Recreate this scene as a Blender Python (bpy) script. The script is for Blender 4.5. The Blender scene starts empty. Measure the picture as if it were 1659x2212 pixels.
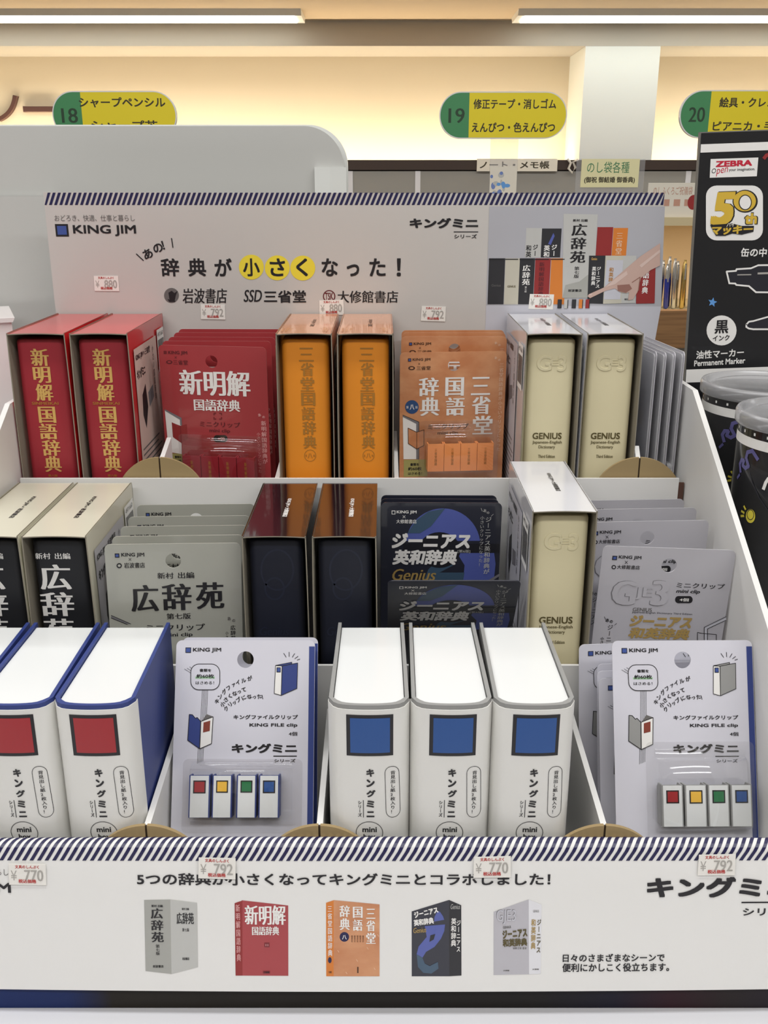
import bpy, math, random
from math import sin, cos, tan, radians, pi, sqrt
from mathutils import Matrix, Vector
from mathutils.geometry import tessellate_polygon
random.seed(7)
S = bpy.context.scene
COL = S.collection

# ------------------------------------------------------------------ camera, light, exposure
FPX, PITCH, CZ = 2100.0, radians(18.6), 1.355
cd = bpy.data.cameras.new('camera'); cam = bpy.data.objects.new('camera', cd); COL.objects.link(cam)
cam.location = (0, 0, CZ); cam.rotation_euler = (pi / 2 - PITCH, 0, 0)
cd.sensor_fit = 'VERTICAL'; cd.sensor_height = 36.0; cd.lens = FPX / 2212 * 36.0
cd.clip_start = 0.02; cd.clip_end = 60
S.camera = cam
vs = S.view_settings
vs.view_transform = 'Standard'; vs.look = 'None'; vs.gamma = 1.0; vs.use_curve_mapping = False
vs.exposure = 0.0
wd = bpy.data.worlds.new('store_ambient'); S.world = wd; wd.use_nodes = True
wb = wd.node_tree.nodes['Background']
wb.inputs[0].default_value = (1.0, 0.95, 0.89, 1); wb.inputs[1].default_value = 0.30


def area(name, loc, sx, sy, watts, col=(0.985, 0.995, 1.0), rot=(0, 0, 0)):
    l = bpy.data.lights.new(name, 'AREA'); l.shape = 'RECTANGLE'; l.size = sx; l.size_y = sy
    l.energy = watts; l.color = col
    o = bpy.data.objects.new(name, l); COL.objects.link(o); o.location = loc; o.rotation_euler = rot
    return o


area('ceiling_tube_lamp', (0.3, -0.75, 2.74), 5.0, 0.22, 52)
area('ceiling_tube_lamp', (-0.2, 0.40, 2.74), 3.2, 0.22, 25)
area('ceiling_tube_lamp', (0.0, 2.0, 2.74), 7.0, 0.22, 40)
area('ceiling_tube_lamp', (0.0, 4.4, 2.74), 7.0, 0.22, 40)
area('ceiling_tube_lamp', (0.0, 8.0, 2.74), 9.0, 0.22, 90)
area('shelf_strip_lamp', (0.6, 2.90, 1.243), 2.4, 0.04, 3.2, (1, .9, .76))

# ------------------------------------------------------------------ materials
def lin(c):
    c = c / 255.0
    return c / 12.92 if c <= 0.04045 else ((c + 0.055) / 1.055) ** 2.4


MATS = {}


def mat(name, rgb, rough=0.5, coat=0.0, metal=0.0, emit=None, spec=0.5, noise=None):
    if name in MATS: return MATS[name]
    m = bpy.data.materials.new(name); m.use_nodes = True
    b = m.node_tree.nodes['Principled BSDF']
    c = tuple(lin(v) for v in rgb) + (1,)
    b.inputs['Base Color'].default_value = c
    b.inputs['Roughness'].default_value = rough
    b.inputs['Metallic'].default_value = metal
    b.inputs['Specular IOR Level'].default_value = spec
    b.inputs['Coat Weight'].default_value = coat
    b.inputs['Coat Roughness'].default_value = 0.06
    if emit:
        b.inputs['Emission Color'].default_value = tuple(lin(v) for v in emit[0]) + (1,)
        b.inputs['Emission Strength'].default_value = emit[1]
    if noise:                       # (scale, second colour, stretch)
        nt = m.node_tree
        tc = nt.nodes.new('ShaderNodeTexCoord'); mp = nt.nodes.new('ShaderNodeMapping')
        mp.inputs['Scale'].default_value = noise[2]
        nz = nt.nodes.new('ShaderNodeTexNoise'); nz.inputs['Scale'].default_value = noise[0]; nz.inputs['Detail'].default_value = 4
        rp = nt.nodes.new('ShaderNodeValToRGB')
        rp.color_ramp.elements[0].position = 0.35; rp.color_ramp.elements[1].position = 0.65
        rp.color_ramp.elements[0].color = c
        rp.color_ramp.elements[1].color = tuple(lin(v) for v in noise[1]) + (1,)
        nt.links.new(tc.outputs['Object'], mp.inputs[0]); nt.links.new(mp.outputs[0], nz.inputs['Vector'])
        nt.links.new(nz.outputs['Fac'], rp.inputs[0]); nt.links.new(rp.outputs[0], b.inputs['Base Color'])
    MATS[name] = m
    return m


def clear(name, tint, base, rough, gl=1.0, frost=0.0):
    m = bpy.data.materials.new(name); m.use_nodes = True
    nt = m.node_tree; nt.nodes.clear()
    out = nt.nodes.new('ShaderNodeOutputMaterial'); mx = nt.nodes.new('ShaderNodeMixShader')
    tr = nt.nodes.new('ShaderNodeBsdfTransparent'); tr.inputs[0].default_value = (tint, tint, tint, 1)
    g = nt.nodes.new('ShaderNodeBsdfGlossy'); g.inputs['Roughness'].default_value = rough
    g.inputs[0].default_value = (gl, gl, gl, 1)
    fr = nt.nodes.new('ShaderNodeLayerWeight'); fr.inputs[0].default_value = .5
    pw = nt.nodes.new('ShaderNodeMath'); pw.operation = 'POWER'; pw.inputs[1].default_value = 4.0
    nt.links.new(fr.outputs['Facing'], pw.inputs[0])
    ad = nt.nodes.new('ShaderNodeMath'); ad.operation = 'MULTIPLY_ADD'; ad.inputs[1].default_value = .6; ad.inputs[2].default_value = base
    nt.links.new(pw.outputs[0], ad.inputs[0]); nt.links.new(ad.outputs[0], mx.inputs[0])
    src = tr
    if frost:
        df = nt.nodes.new('ShaderNodeBsdfDiffuse'); df.inputs[0].default_value = (0.8, 0.8, 0.82, 1)
        m2 = nt.nodes.new('ShaderNodeMixShader'); m2.inputs[0].default_value = frost
        nt.links.new(tr.outputs[0], m2.inputs[1]); nt.links.new(df.outputs[0], m2.inputs[2]); src = m2
    nt.links.new(src.outputs[0], mx.inputs[1]); nt.links.new(g.outputs[0], mx.inputs[2])
    nt.links.new(mx.outputs[0], out.inputs[0])
    MATS[name] = m
    return m


# paper, board and ink colours
for n, c, r, k in [
    ('white_board', (232, 231, 228), .45, .0), ('white_paper', (240, 240, 236), .45, .1), ('header_paper', (198, 194, 189), .45, .1), ('sticker_paper', (236, 233, 226), .5, 0),
    ('board_edge', (140, 133, 118), .8, 0), ('kraft', (160, 138, 98), .85, 0), ('kraft_slit', (60, 44, 28), .9, 0),
    ('navy_stripe', (30, 28, 74), .45, .1), ('ink', (28, 26, 30), .45, .1), ('ink_grey', (105, 102, 100), .5, 0), ('ink_white', (238, 236, 232), .45, .1),
    ('ink_red', (186, 48, 44), .5, 0), ('ink_dots', (172, 168, 162), .5, 0), ('logo_blue', (62, 84, 152), .45, .1), ('yellow', (236, 216, 62), .45, .1),
    ('red_case', (205, 45, 48), .25, .6), ('red_book', (158, 38, 50), .5, 0), ('gold', (214, 172, 98), .4, 0), ('gold_dark', (176, 122, 50), .4, 0),
    ('red_card', (166, 58, 62), .35, .5), ('red_deep', (120, 28, 36), .4, .2), ('maroon', (96, 30, 36), .5, 0), ('pink_ink', (226, 170, 168), .5, 0),
    ('orange_case', (224, 160, 122), .25, .6), ('orange_book', (240, 148, 40), .45, 0), ('orange_clip', (255, 164, 96), .4, .3),
    ('olive', (164, 158, 96), .5, 0), ('seal_blue', (40, 74, 122), .45, .2), ('brown_ink', (74, 44, 26), .5, 0), ('peach_ink', (226, 188, 158), .5, 0),
    ('white_case', (226, 226, 230), .2, .5), ('cream_book', (226, 216, 178), .5, 0), ('olive_ink', (92, 82, 46), .5, 0),
    ('stone_case', (214, 210, 190), .3, .3), ('stone_card', (172, 172, 162), .35, .4), ('black_book', (26, 27, 32), .5, 0),
    ('night_case', (38, 24, 30), .12, .9), ('navy_book', (22, 26, 42), .55, 0), ('navy_emboss', (30, 35, 54), .5, 0),
    ('night_card', (40, 42, 54), .3, .5), ('blue_ring', (84, 96, 168), .35, .4), ('teal_ring', (64, 88, 110), .35, .4), ('dark_band', (30, 30, 36), .35, .4),
    ('gold_foil', (172, 144, 84), .35, .2), ('silver_card', (186, 184, 190), .35, .4), ('silver_ink', (120, 118, 122), .5, 0),
    ('lavender_card', (214, 213, 222), .35, .4), ('file_blue', (48, 64, 128), .5, .0), ('file_grey', (150, 150, 148), .5, 0),
    ('block_white', (232, 234, 233), .28, .3), ('spine_white', (232, 231, 226), .4, .1), ('square_red', (166, 40, 46), .4, .1), ('square_blue', (34, 82, 150), .4, .1),
    ('square_yellow', (240, 190, 66), .4, .1), ('square_green', (34, 118, 70), .4, .1), ('clip_red', (150, 30, 46), .4, .3), ('clip_dark', (60, 20, 24), .6, 0),
    ('brown_square', (132, 60, 46), .5, 0), ('green_mark', (150, 190, 150), .5, 0), ('photo_back', (176, 176, 182), .45, .1), ('photo_floor', (196, 196, 204), .45, .1),
    ('skin_print', (198, 168, 156), .45, .1), ('skin_dark', (150, 108, 96), .45, .1), ('skin_light', (212, 188, 178), .45, .1), ('photo_black', (44, 44, 48), .45, .1), ('photo_red', (146, 44, 44), .45, .1),
    ('photo_orange', (214, 126, 50), .45, .1), ('photo_cream', (196, 192, 176), .45, .1), ('photo_grey', (190, 190, 186), .45, .1), ('photo_grey_dark', (166, 166, 160), .45, .1),
    ('sign_green', (70, 142, 92), .35, .3), ('sign_yellow', (236, 216, 40), .35, .3), ('sign_ink', (58, 52, 34), .5, 0), ('sign_number', (40, 66, 46), .5, 0), ('white_plastic', (226, 226, 226), .3, .3),
    ('poster_black', (22, 22, 25), .4, .2), ('poster_edge', (120, 118, 112), .6, 0), ('poster_gold', (214, 178, 62), .45, 0), ('zebra_red', (196, 34, 60), .45, 0),
    ('star_blue', (98, 156, 220), .45, 0), ('pen_dark', (38, 38, 46), .4, 0), ('can_black', (20, 20, 23), .22, .4), ('doodle_yellow', (220, 204, 70), .4, .1), ('doodle_violet', (92, 88, 140), .4, .1),
    ('doodle_brown', (130, 104, 40), .4, .1), ('shelf_white', (222, 222, 226), .35, .2), ('panel_grey', (194, 194, 190), .2, .4), ('strip_white', (226, 228, 224), .3, .3),
    ('plinth_black', (34, 29, 27), .35, 0), ('wall_cream', (218, 206, 184), .85, 0), ('beam_grey', (186, 180, 170), .8, 0), ('column_white', (226, 228, 224), .7, 0), ('ceiling_cream', (214, 192, 162), .85, 0),
    ('soffit', (240, 210, 165), .85, 0), ('floor_grey', (150, 145, 138), .4, 0), ('rail_brown', (58, 44, 38), .5, 0), ('shelf_grey', (150, 148, 142), .6, 0), ('letter_brown', (84, 54, 48), .5, 0),
    ('gondola_beige', (206, 190, 150), .6, 0), ('gondola_back', (236, 210, 170), .6, 0), ('note_cream', (232, 226, 178), .6, 0), ('note_white', (226, 220, 206), .6, 0), ('note_green', (70, 130, 90), .6, 0), ('note_pink', (196, 150, 130), .6, 0),
    ('note_red', (150, 40, 40), .6, 0), ('pen_blue', (40, 56, 150), .2, .5), ('pen_maroon', (90, 24, 30), .2, .5), ('picture_blue', (110, 132, 190), .5, 0), ('cord_white', (222, 216, 204), .5, 0),
    ('fixture_white', (236, 234, 228), .5, 0), ('carton_white', (228, 222, 220), .5, 0), ('slit_brown', (92, 64, 54), .9, 0)]:
    mat(n, c, r, k)
mat('amber_card', (212, 152, 108), .35, .5, noise=(38.0, (194, 126, 82), (1, 1, 1.6)))
mat('wood', (150, 112, 72), .55, noise=(6.0, (126, 92, 58), (1, 1, 22)))
mat('pen_silver', (206, 204, 200), .2, metal=.9)
mat('pen_gold', (206, 178, 110), .25, metal=.9)
mat('tube_glow', (255, 255, 255), .5, emit=((250, 255, 248), 5.0))
mat('cove_glow', (255, 255, 255), .5, emit=((255, 238, 208), 24.0))
clear('clear_film', 1.0, .06, .09)
clear('frosted_film', .96, .04, .15, frost=.38)
clear('acrylic', .94, .03, .05, frost=.12)
clear('lid_plastic', .80, .05, .22, frost=.32)


# ------------------------------------------------------------------ pixel rays
def ray(px, py):
    a = (px - 829.5) / FPX; b = (1106 - py) / FPX
    return Vector((a, cos(PITCH) + b * sin(PITCH), -sin(PITCH) + b * cos(PITCH)))


def at(px, py, Y):
    d = ray(px, py)
    return Vector((0, 0, CZ)) + d * (Y / d.y)


# ------------------------------------------------------------------ text
TC = {}


def glyphs(s, st, shear=0.0):
    key = (s, st, shear)
    if key in TC: return TC[key]
    c = bpy.data.curves.new('lettering', 'FONT'); c.body = s; c.resolution_u = 3; c.fill_mode = 'FRONT'
    o = bpy.data.objects.new('lettering', c)
    m = o.to_mesh()
    v0 = [(v.co.x + shear * v.co.y, v.co.y) for v in m.vertices]
    f0 = [tuple(p.vertices) for p in m.polygons]
    o.to_mesh_clear(); bpy.data.objects.remove(o); bpy.data.curves.remove(c)
    d = {'r': [(0, 0)], 'b': [(-.022, -.022), (.022, -.022), (-.022, .022), (.022, .022)],
         'h': [(x * .042, y * .042) for x in (-1, 0, 1) for y in (-1, 0, 1)],
         'm': [(-.036, 0), (0, 0), (.036, 0)], 'n': [(-.018, 0), (.018, 0)]}[st]
    V, F = [], []
    for dx, dy in d:
        k = len(V)
        V += [(x + dx, y + dy) for x, y in v0]
        F += [tuple(i + k for i in f) for f in f0]
    TC[key] = (V, F, max(len(v0), 1))
    return TC[key]


# ------------------------------------------------------------------ mesh collector
class MB:
    def __init__(s):
        s.v = []; s.f = []; s.m = []; s.sm = []; s.mats = []

    def mi(s, name):
        if name not in s.mats: s.mats.append(name)
        return s.mats.index(name)

    def add(s, vs_, fs, m, smooth=False):
        k = len(s.v); i = s.mi(m)
        s.v += [tuple(p) for p in vs_]
        for f in fs:
            s.f.append(tuple(a + k for a in f)); s.m.append(i); s.sm.append(smooth)
        return s

    def box(s, x0, x1, y0, y1, z0, z1, m):
        v = [(x, y, z) for z in (z0, z1) for y in (y0, y1) for x in (x0, x1)]
        return s.add(v, [(0, 2, 3, 1), (4, 5, 7, 6), (0, 1, 5, 4), (2, 6, 7, 3), (0, 4, 6, 2), (1, 3, 7, 5)], m)

    def prism(s, poly, a, b, m, axis='z', smooth=False, caps=True, cap_m=None):
        n = len(poly)
        def P(p, t):
            return {'z': (p[0], p[1], t), 'y': (p[0], t, p[1]), 'x': (t, p[0], p[1])}[axis]
        v = [P(p, a) for p in poly] + [P(p, b) for p in poly]
        s.add(v, [(i, (i + 1) % n, n + (i + 1) % n, n + i) for i in range(n)], m, smooth)
        if caps: s.add(v, [tuple(range(n))[::-1], tuple(range(n, 2 * n))], cap_m or m)
        return s

    def holed(s, outer, hole, y0, y1, m):
        """flat plate in x,z with a hole, from y0 (front) to y1"""
        tri = tessellate_polygon([[Vector((x, z, 0)) for x, z in outer], [Vector((x, z, 0)) for x, z in hole]])
        pts = outer + hole; n = len(pts); no = len(outer)
        v = [(x, y0, z) for x, z in pts] + [(x, y1, z) for x, z in pts]
        fs = []
        for t in tri:
            a, b, c = [Vector((pts[i][0], pts[i][1], 0)) for i in t]
            t = tuple(t) if (b - a).cross(c - a).z > 0 else tuple(t)[::-1]
            fs.append(t); fs.append(tuple(i + n for i in t[::-1]))
        for i in range(no): j = (i + 1) % no; fs.append((i, n + i, n + j, j))
        nh = len(hole)
        for i in range(nh):
            a = no + i; b = no + (i + 1) % nh; fs.append((b, n + b, n + a, a))
        return s.add(v, fs, m)

    def tube(s, pts, r, m, n=8):
        pts = [Vector(p) for p in pts]; rings = []
        for i, p in enumerate(pts):
            d = (pts[min(i + 1, len(pts) - 1)] - pts[max(i - 1, 0)]).normalized()
            a = d.cross(Vector((0.31, 0.2, 1)).normalized()).normalized(); b = d.cross(a)
            rr = r[i] if isinstance(r, (list, tuple)) else r
            rings.append([p + a * rr * cos(2 * pi * k / n) + b * rr * sin(2 * pi * k / n) for k in range(n)])
        v = [q for R in rings for q in R]; fs = []
        for i in range(len(pts) - 1):
            for k in range(n):
                fs.append((i * n + k, i * n + (k + 1) % n, (i + 1) * n + (k + 1) % n, (i + 1) * n + k))
        s.add(v, fs, m, True)
        s.add(v, [tuple(range(n))[::-1], tuple(range(len(v) - n, len(v)))], m)
        return s

    def lathe(s, prof, m, n=48, cx=0, cy=0):
        v = []; fs = []
        for r, z in prof: v += [(cx + r * cos(2 * pi * k / n), cy + r * sin(2 * pi * k / n), z) for k in range(n)]
        for i in range(len(prof) - 1):
            for k in range(n):
                fs.append((i * n + k, i * n + (k + 1) % n, (i + 1) * n + (k + 1) % n, (i + 1) * n + k))
        return s.add(v, fs, m, True)

    def build(s, name, parent=None, M=None):
        me = bpy.data.meshes.new(name)
        me.from_pydata(s.v, [], s.f)
        for n in s.mats: me.materials.append(MATS[n])
        me.polygons.foreach_set('material_index', s.m)
        me.polygons.foreach_set('use_smooth', s.sm)
        me.update()
        o = bpy.data.objects.new(name, me); COL.objects.link(o)
        if parent: o.parent = parent
        if M is not None: o.matrix_local = M
        return o


def rrect(x0, y0, x1, y1, r, n=6):
    p = []
    for cx, cy, a in ((x1 - r, y1 - r, 0), (x0 + r, y1 - r, 90), (x0 + r, y0 + r, 180), (x1 - r, y0 + r, 270)):
        p += [(cx + r * cos(radians(a + 90 * i / n)), cy + r * sin(radians(a + 90 * i / n))) for i in range(n + 1)]
    return p


def circ(cx, cy, rx, ry=None, n=28):
    ry = rx if ry is None else ry
    return [(cx + rx * cos(2 * pi * i / n), cy + ry * sin(2 * pi * i / n)) for i in range(n)]


# ------------------------------------------------------------------ printing on surfaces
E0, E1 = 0.00012, 0.00010


class Print:
    """Puts lettering and shapes on a surface of a thing. M: the thing's matrix; o,U,V: the printed plane in the thing's
    own axes; bend(u): how far the surface stands proud of that plane. crop(): photo coordinates in use."""
    def __init__(s, mb, M=None, o=(0, 0, 0), U=(1, 0, 0), V=(0, 0, 1), bend=None):
        s.mb = mb; s.o = Vector(o); s.U = Vector(U); s.V = Vector(V); s.N = s.U.cross(s.V); s.bend = bend
        s.Mi = M.inverted() if M is not None else None
        s.c = (0, 0, 1); s.k = 0

    def crop(s, x0, y0, k): s.c = (x0, y0, k); return s

    def uv(s, cx, cy):
        px = s.c[0] + cx / s.c[2]; py = s.c[1] + cy / s.c[2]
        a = s.Mi @ Vector((0, 0, CZ)); d = (s.Mi.to_3x3() @ ray(px, py))
        t = (s.o - a).dot(s.N) / d.dot(s.N)
        q = a + d * t - s.o
        return (q.dot(s.U), q.dot(s.V))

    def P(s, u, v, lay):
        n = E0 + E1 * lay + (s.bend(u) if s.bend else 0)
        return s.o + s.U * u + s.V * v + s.N * n

    def poly_m(s, pts, m, lay=1):
        a = sum(pts[i][0] * pts[(i + 1) % len(pts)][1] - pts[(i + 1) % len(pts)][0] * pts[i][1] for i in range(len(pts)))
        if a < 0: pts = pts[::-1]
        s.k += 1; lay += .03 * (s.k % 8)
        s.mb.add([s.P(u, v, lay) for u, v in pts], [tuple(range(len(pts)))], m)

    def rect_m(s, u0, v0, u1, v1, m, lay=1, n=1):
        for i in range(n):
            a = u0 + (u1 - u0) * i / n; b = u0 + (u1 - u0) * (i + 1) / n
            s.poly_m([(a, v0), (b, v0), (b, v1), (a, v1)], m, lay)

    def text_m(s, t, u0, v0, u1, v1, m, st='b', lay=2, shear=0.0, em=False, rot=0):
        V, F, per = glyphs(t, st, shear)
        if not V: return
        s.k += 1
        if em: a0, a1, b0, b1 = 0.0, 1.0, -.12, .88
        else:
            xs = [p[0] for p in V]; ys = [p[1] for p in V]; a0, a1, b0, b1 = min(xs), max(xs), min(ys), max(ys)
        cu, cv = (u0 + u1) / 2, (v0 + v1) / 2; r = radians(rot); out = []
        for i, (x, y) in enumerate(V):
            fx = (x - a0) / max(a1 - a0, 1e-6) - .5; fy = (y - b0) / max(b1 - b0, 1e-6) - .5
            du = fx * (u1 - u0); dv = fy * (v1 - v0)
            out.append(s.P(cu + du * cos(r) - dv * sin(r), cv + du * sin(r) + dv * cos(r), lay + (i // per) * .06))
        s.mb.add(out, F, m)

    def vert_m(s, t, u0, v0, u1, v1, m, st='b', lay=2):
        n = len(t); h = (v1 - v0) / n
        for i, ch in enumerate(t):
            c0 = v1 - (i + 1) * h; cu = (u0 + u1) / 2; w = u1 - u0
            k = .94 * h
            if ch in 'ー－':
                s.text_m(ch, cu - k / 2, c0 + h / 2 - w / 2, cu + k / 2, c0 + h / 2 + w / 2, m, st, lay, em=True, rot=-90)
            else:
                s.text_m(ch, u0, c0 + (h - k) / 2, u1, c0 + (h + k) / 2, m, st, lay, em=True)

    # the same from photo coordinates
    def bb(s, x0, y0, x1, y1):
        ym = (y0 + y1) / 2; xm = (x0 + x1) / 2
        return s.uv(x0, ym)[0], s.uv(xm, y1)[1], s.uv(x1, ym)[0], s.uv(xm, y0)[1]

    def T(s, t, x0, y0, x1, y1, m='ink', st='b', lay=2, shear=0.0, rot=0):
        s.text_m(t, *s.bb(x0, y0, x1, y1), m, st, lay, shear, rot=rot)

    def V_(s, t, x0, y0, x1, y1, m='ink', st='b', lay=2):
        s.vert_m(t, *s.bb(x0, y0, x1, y1), m, st, lay)

    def R(s, x0, y0, x1, y1, m='ink', lay=1, n=1):
        u0, v0, u1, v1 = s.bb(x0, y0, x1, y1); s.rect_m(u0, v0, u1, v1, m, lay, n)

    def G(s, pts, m='ink', lay=1): s.poly_m([s.uv(*p) for p in pts], m, lay)

    def E(s, cx, cy, rx, m='ink', lay=1, ry=None): s.G(circ(cx, cy, rx, ry), m, lay)

    def C(s, ch, cx, cy, size, rot, m='ink', st='b', lay=2):
        u0, v0, u1, v1 = s.bb(cx - size / 2, cy - size / 2, cx + size / 2, cy + size / 2)
        s.text_m(ch, u0, v0, u1, v1, m, st, lay, em=True, rot=rot)

    def L(s, pts, w, m='ink', lay=2, closed=False):
        q = [Vector(s.uv(*p)) for p in pts]
        ww = (Vector(s.uv(pts[0][0] + w, pts[0][1])) - q[0]).length / 2
        s.line_m(q, ww, m, lay, closed)

    def line_m(s, q, ww, m, lay=2, closed=False):
        q = [Vector(p) for p in q]
        if closed: q = q + [q[0]]
        for a, b in zip(q, q[1:]):
            d = (b - a)
            if d.length < 1e-9: continue
            d.normalize(); nn = Vector((-d.y, d.x)) * ww; e = d * ww * .5
            s.poly_m([tuple(a - e - nn), tuple(b + e - nn), tuple(b + e + nn), tuple(a - e + nn)], m, lay)


# ------------------------------------------------------------------ objects
def tag(o, label, cat, group=None):
    o['label'] = label; o['category'] = cat
    if group: o['group'] = group
    return o


def struct(o, label=None):
    o['kind'] = 'structure'
    if label: o['label'] = label
    return o


def thing(name, label, cat, M=None, group=None):
    o = bpy.data.objects.new(name, None); COL.objects.link(o); o.empty_display_size = .02
    if M is not None: o.matrix_world = M
    return tag(o, label, cat, group)


def children(o): return [c for c in bpy.data.objects if c.parent == o]


def copy_tree(o, parent=None):
    c = o.copy(); COL.objects.link(c)
    if parent is not None: c.parent = parent
    for ch in children(o): copy_tree(ch, c)
    return c


def dup(o, M, label, group=None):
    c = copy_tree(o); c.matrix_world = M; c['label'] = label
    if group: c['group'] = group
    return c


def TM(x, y, z): return Matrix.Translation((x, y, z))

# ================================================================== THE SHOP
YB = 10.0
b = MB(); b.box(-9, 9, -6, 11.2, -.05, 0, 'floor_grey'); struct(b.build('floor'), 'grey shop floor')
b = MB(); b.box(-9, 9, -6, 11.2, 2.80, 2.86, 'ceiling_cream'); struct(b.build('ceiling'), 'cream ceiling with tube lamps')
b = MB(); b.box(-9, 9, 10.8, 10.9, 0, 2.80, 'wall_cream'); struct(b.build('wall_back'), 'cream wall above the far shelving')
b = MB(); b.box(-9, 9, YB, 10.8, 2.585, 2.80, 'beam_grey'); struct(b.build('trim_1'), 'grey beam across the far wall')
b = MB(); b.box(1.885, 2.585, YB - .005, 10.8, 0, 2.583, 'column_white'); struct(b.build('column'), 'white column against the far wall')
# wall shelving below the cove light
b = MB()
t = thing('wall_shelving', 'dark-railed grey shelving along the far wall under the glowing cove', 'shelf', TM(0, 9.9, 0))
b.box(-8, 8, 0, .085, 0.001, 1.42, 'shelf_grey').build('cabinet', t)
b = MB(); b.box(-8, 8, -.03, .06, 1.49, 1.58, 'rail_brown').box(-8, 8, .06, .085, 1.42, 1.49, 'rail_brown'); b.build('top_rail', t)
b = MB(); b.box(-8, 8, -.012, 0, .02, 1.48, 'shelf_grey')
for x in (-4.0, -2.2, -.35, .3, 1.2, 2.9, 4.4): b.box(x, x + .05, -.02, -.012, .02, 1.48, 'shelf_white')
b.build('back_panel', t)
for x0, x1 in ((-7.8, 1.80), (2.65, 7.8)):
    b = MB(); b.box(x0, x1, 10.15, 10.799, 1.38, 1.4295, 'wall_cream'); struct(b.build('trim_%d' % (2 if x0 < 0 else 3)), 'ledge carrying the cove lamp')
    b = MB(); b.box(x0, x1, 10.42, 10.52, 1.43, 1.46, 'cove_glow')
    tag(b.build('cove_lamp'), 'warm cove lamp strip hidden behind the dark rail, ' + ('long side of the column' if x0 < 0 else 'short side of the column'), 'lamp')
# wall letters
for ch, x0, y0, x1, y1, lb in (('ノ', -8, 205, 37, 262, 'brown slanting stroke letter fixed on the cream wall'), ('ー', 50, 229, 121, 242, 'brown long dash letter on the cream wall behind the first sign')):
    a = at(x0, y1, 10.74); c = at(x1, y0, 10.74); b = MB()
    cu = bpy.data.curves.new('relief', 'FONT'); cu.body = ch; cu.extrude = .08; cu.bevel_depth = .02; cu.resolution_u = 6
    o = bpy.data.objects.new('relief', cu); me = o.to_mesh(); vv = [tuple(v.co) for v in me.vertices]; ff = [tuple(q.vertices) for q in me.polygons]
    o.to_mesh_clear(); bpy.data.objects.remove(o)
    xs = [v[0] for v in vv]; ys = [v[1] for v in vv]; zs = max(v[2] for v in vv)
    b.add([(a.x + (x - min(xs)) / (max(xs) - min(xs)) * (c.x - a.x), 10.77 - z / zs * .03, a.z + (y - min(ys)) / (max(ys) - min(ys)) * (c.z - a.z)) for x, y, z in vv], ff, 'letter_brown')
    tag(b.build('wall_letter'), lb, 'letter')
# ceiling fixtures
for x0, x1, lb in ((-4.6, -.72, 'long white ceiling tube fixture above the first aisle sign'), (1.165, 5.0, 'long white ceiling tube fixture above the column')):
    t = thing('ceiling_light', lb, 'ceiling light', TM((x0 + x1) / 2, 9.6, 2.80), 'tube fixtures on the shop ceiling'); w = (x1 - x0) / 2
    b = MB(); b.prism([(-.25, 0), (-.21, -.05), (.21, -.05), (.25, 0)], -w, w, 'fixture_white', 'x'); b.build('housing', t)
    b = MB(); b.box(-w + .06, w - .06, -.20, .12, -.062, -.051, 'tube_glow'); b.build('diffuser', t)

# gondola with the pens, behind the display
t = thing('gondola_shelf', 'beige and wood pen shelving unit behind the display', 'shelf', TM(0, 2.85, 0))
b = MB(); b.box(-1.9, 1.9, 0, .4, 1.246, 1.268, 'gondola_beige'); b.build('top_board', t)
b = MB(); b.box(-1.9, 1.9, .34, .36, .02, 1.246, 'gondola_back'); b.build('back_panel', t)
b = MB(); b.box(-1.9, 1.9, .02, .34, .965, 1.008, 'gondola_beige'); b.build('shelf', t)
b = MB(); b.box(-1.9, 1.9, -.02, .02, .905, 1.012, 'wood'); b.build('wood_front', t)
b = MB(); b.box(-1.9, 1.9, .0, .34, .0, .905, 'shelf_grey'); b.build('cabinet', t)
for x in (-1.92, 1.9): b = MB(); b.box(x, x + .02, 0, .4, 0, 1.268, 'gondola_beige'); b.build('end_panel', t)
# pens in their tray
pens = [('maroon', .800, .128), ('blue', .812, .142), ('blue', .822, .136), ('blue', .831, .128), ('blue', .836, .148), ('blue', .846, .118), ('silver', .853, .144), ('silver', .861, .135),
        ('maroon', .869, .110), ('gold', .877, .140), ('gold', .886, .132), ('silver', .893, .118), ('gold', .902, .138), ('blue', .911, .128), ('silver', .920, .130)]
proto = {}
for i, (c, x, h) in enumerate(pens):
    M = TM(x, 2.91 + .021 * (i % 3), 1.0085) @ Matrix.Rotation(radians(random.uniform(-3, 3)), 4, 'Y') @ Matrix.Diagonal((1, 1, h / .14, 1))
    lb = {'maroon': 'maroon pen with silver fittings standing among the blue pens', 'blue': 'blue pen with a silver cap standing on the far pen shelf', 'silver': 'silver pen standing between the blue pens and the gold pens', 'gold': 'gold pen standing by the black poster edge'}[c]
    if c not in proto:
        t = thing('pen', lb, 'pen', M, c + ' pens on the far shelf'); proto[c] = t
        b = MB(); b.tube([(0, 0, 0), (0, 0, .004), (0, 0, .095)], [.003, .0074, .0074], 'pen_' + c, 10); b.build('barrel', t)
        b = MB(); b.tube([(0, 0, .095), (0, 0, .128), (0, 0, .134), (0, 0, .14)], [.0074, .0062, .0036, .0036], 'pen_silver' if c != 'gold' else 'pen_gold', 10); b.build('cap', t)
        b = MB(); b.box(-.002, .002, -.0105, -.0084, .085, .13, 'pen_silver').box(-.002, .002, -.0105, -.004, .126, .13, 'pen_silver'); b.build('pocket_clip', t)
    else: dup(proto[c], M, lb)


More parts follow.
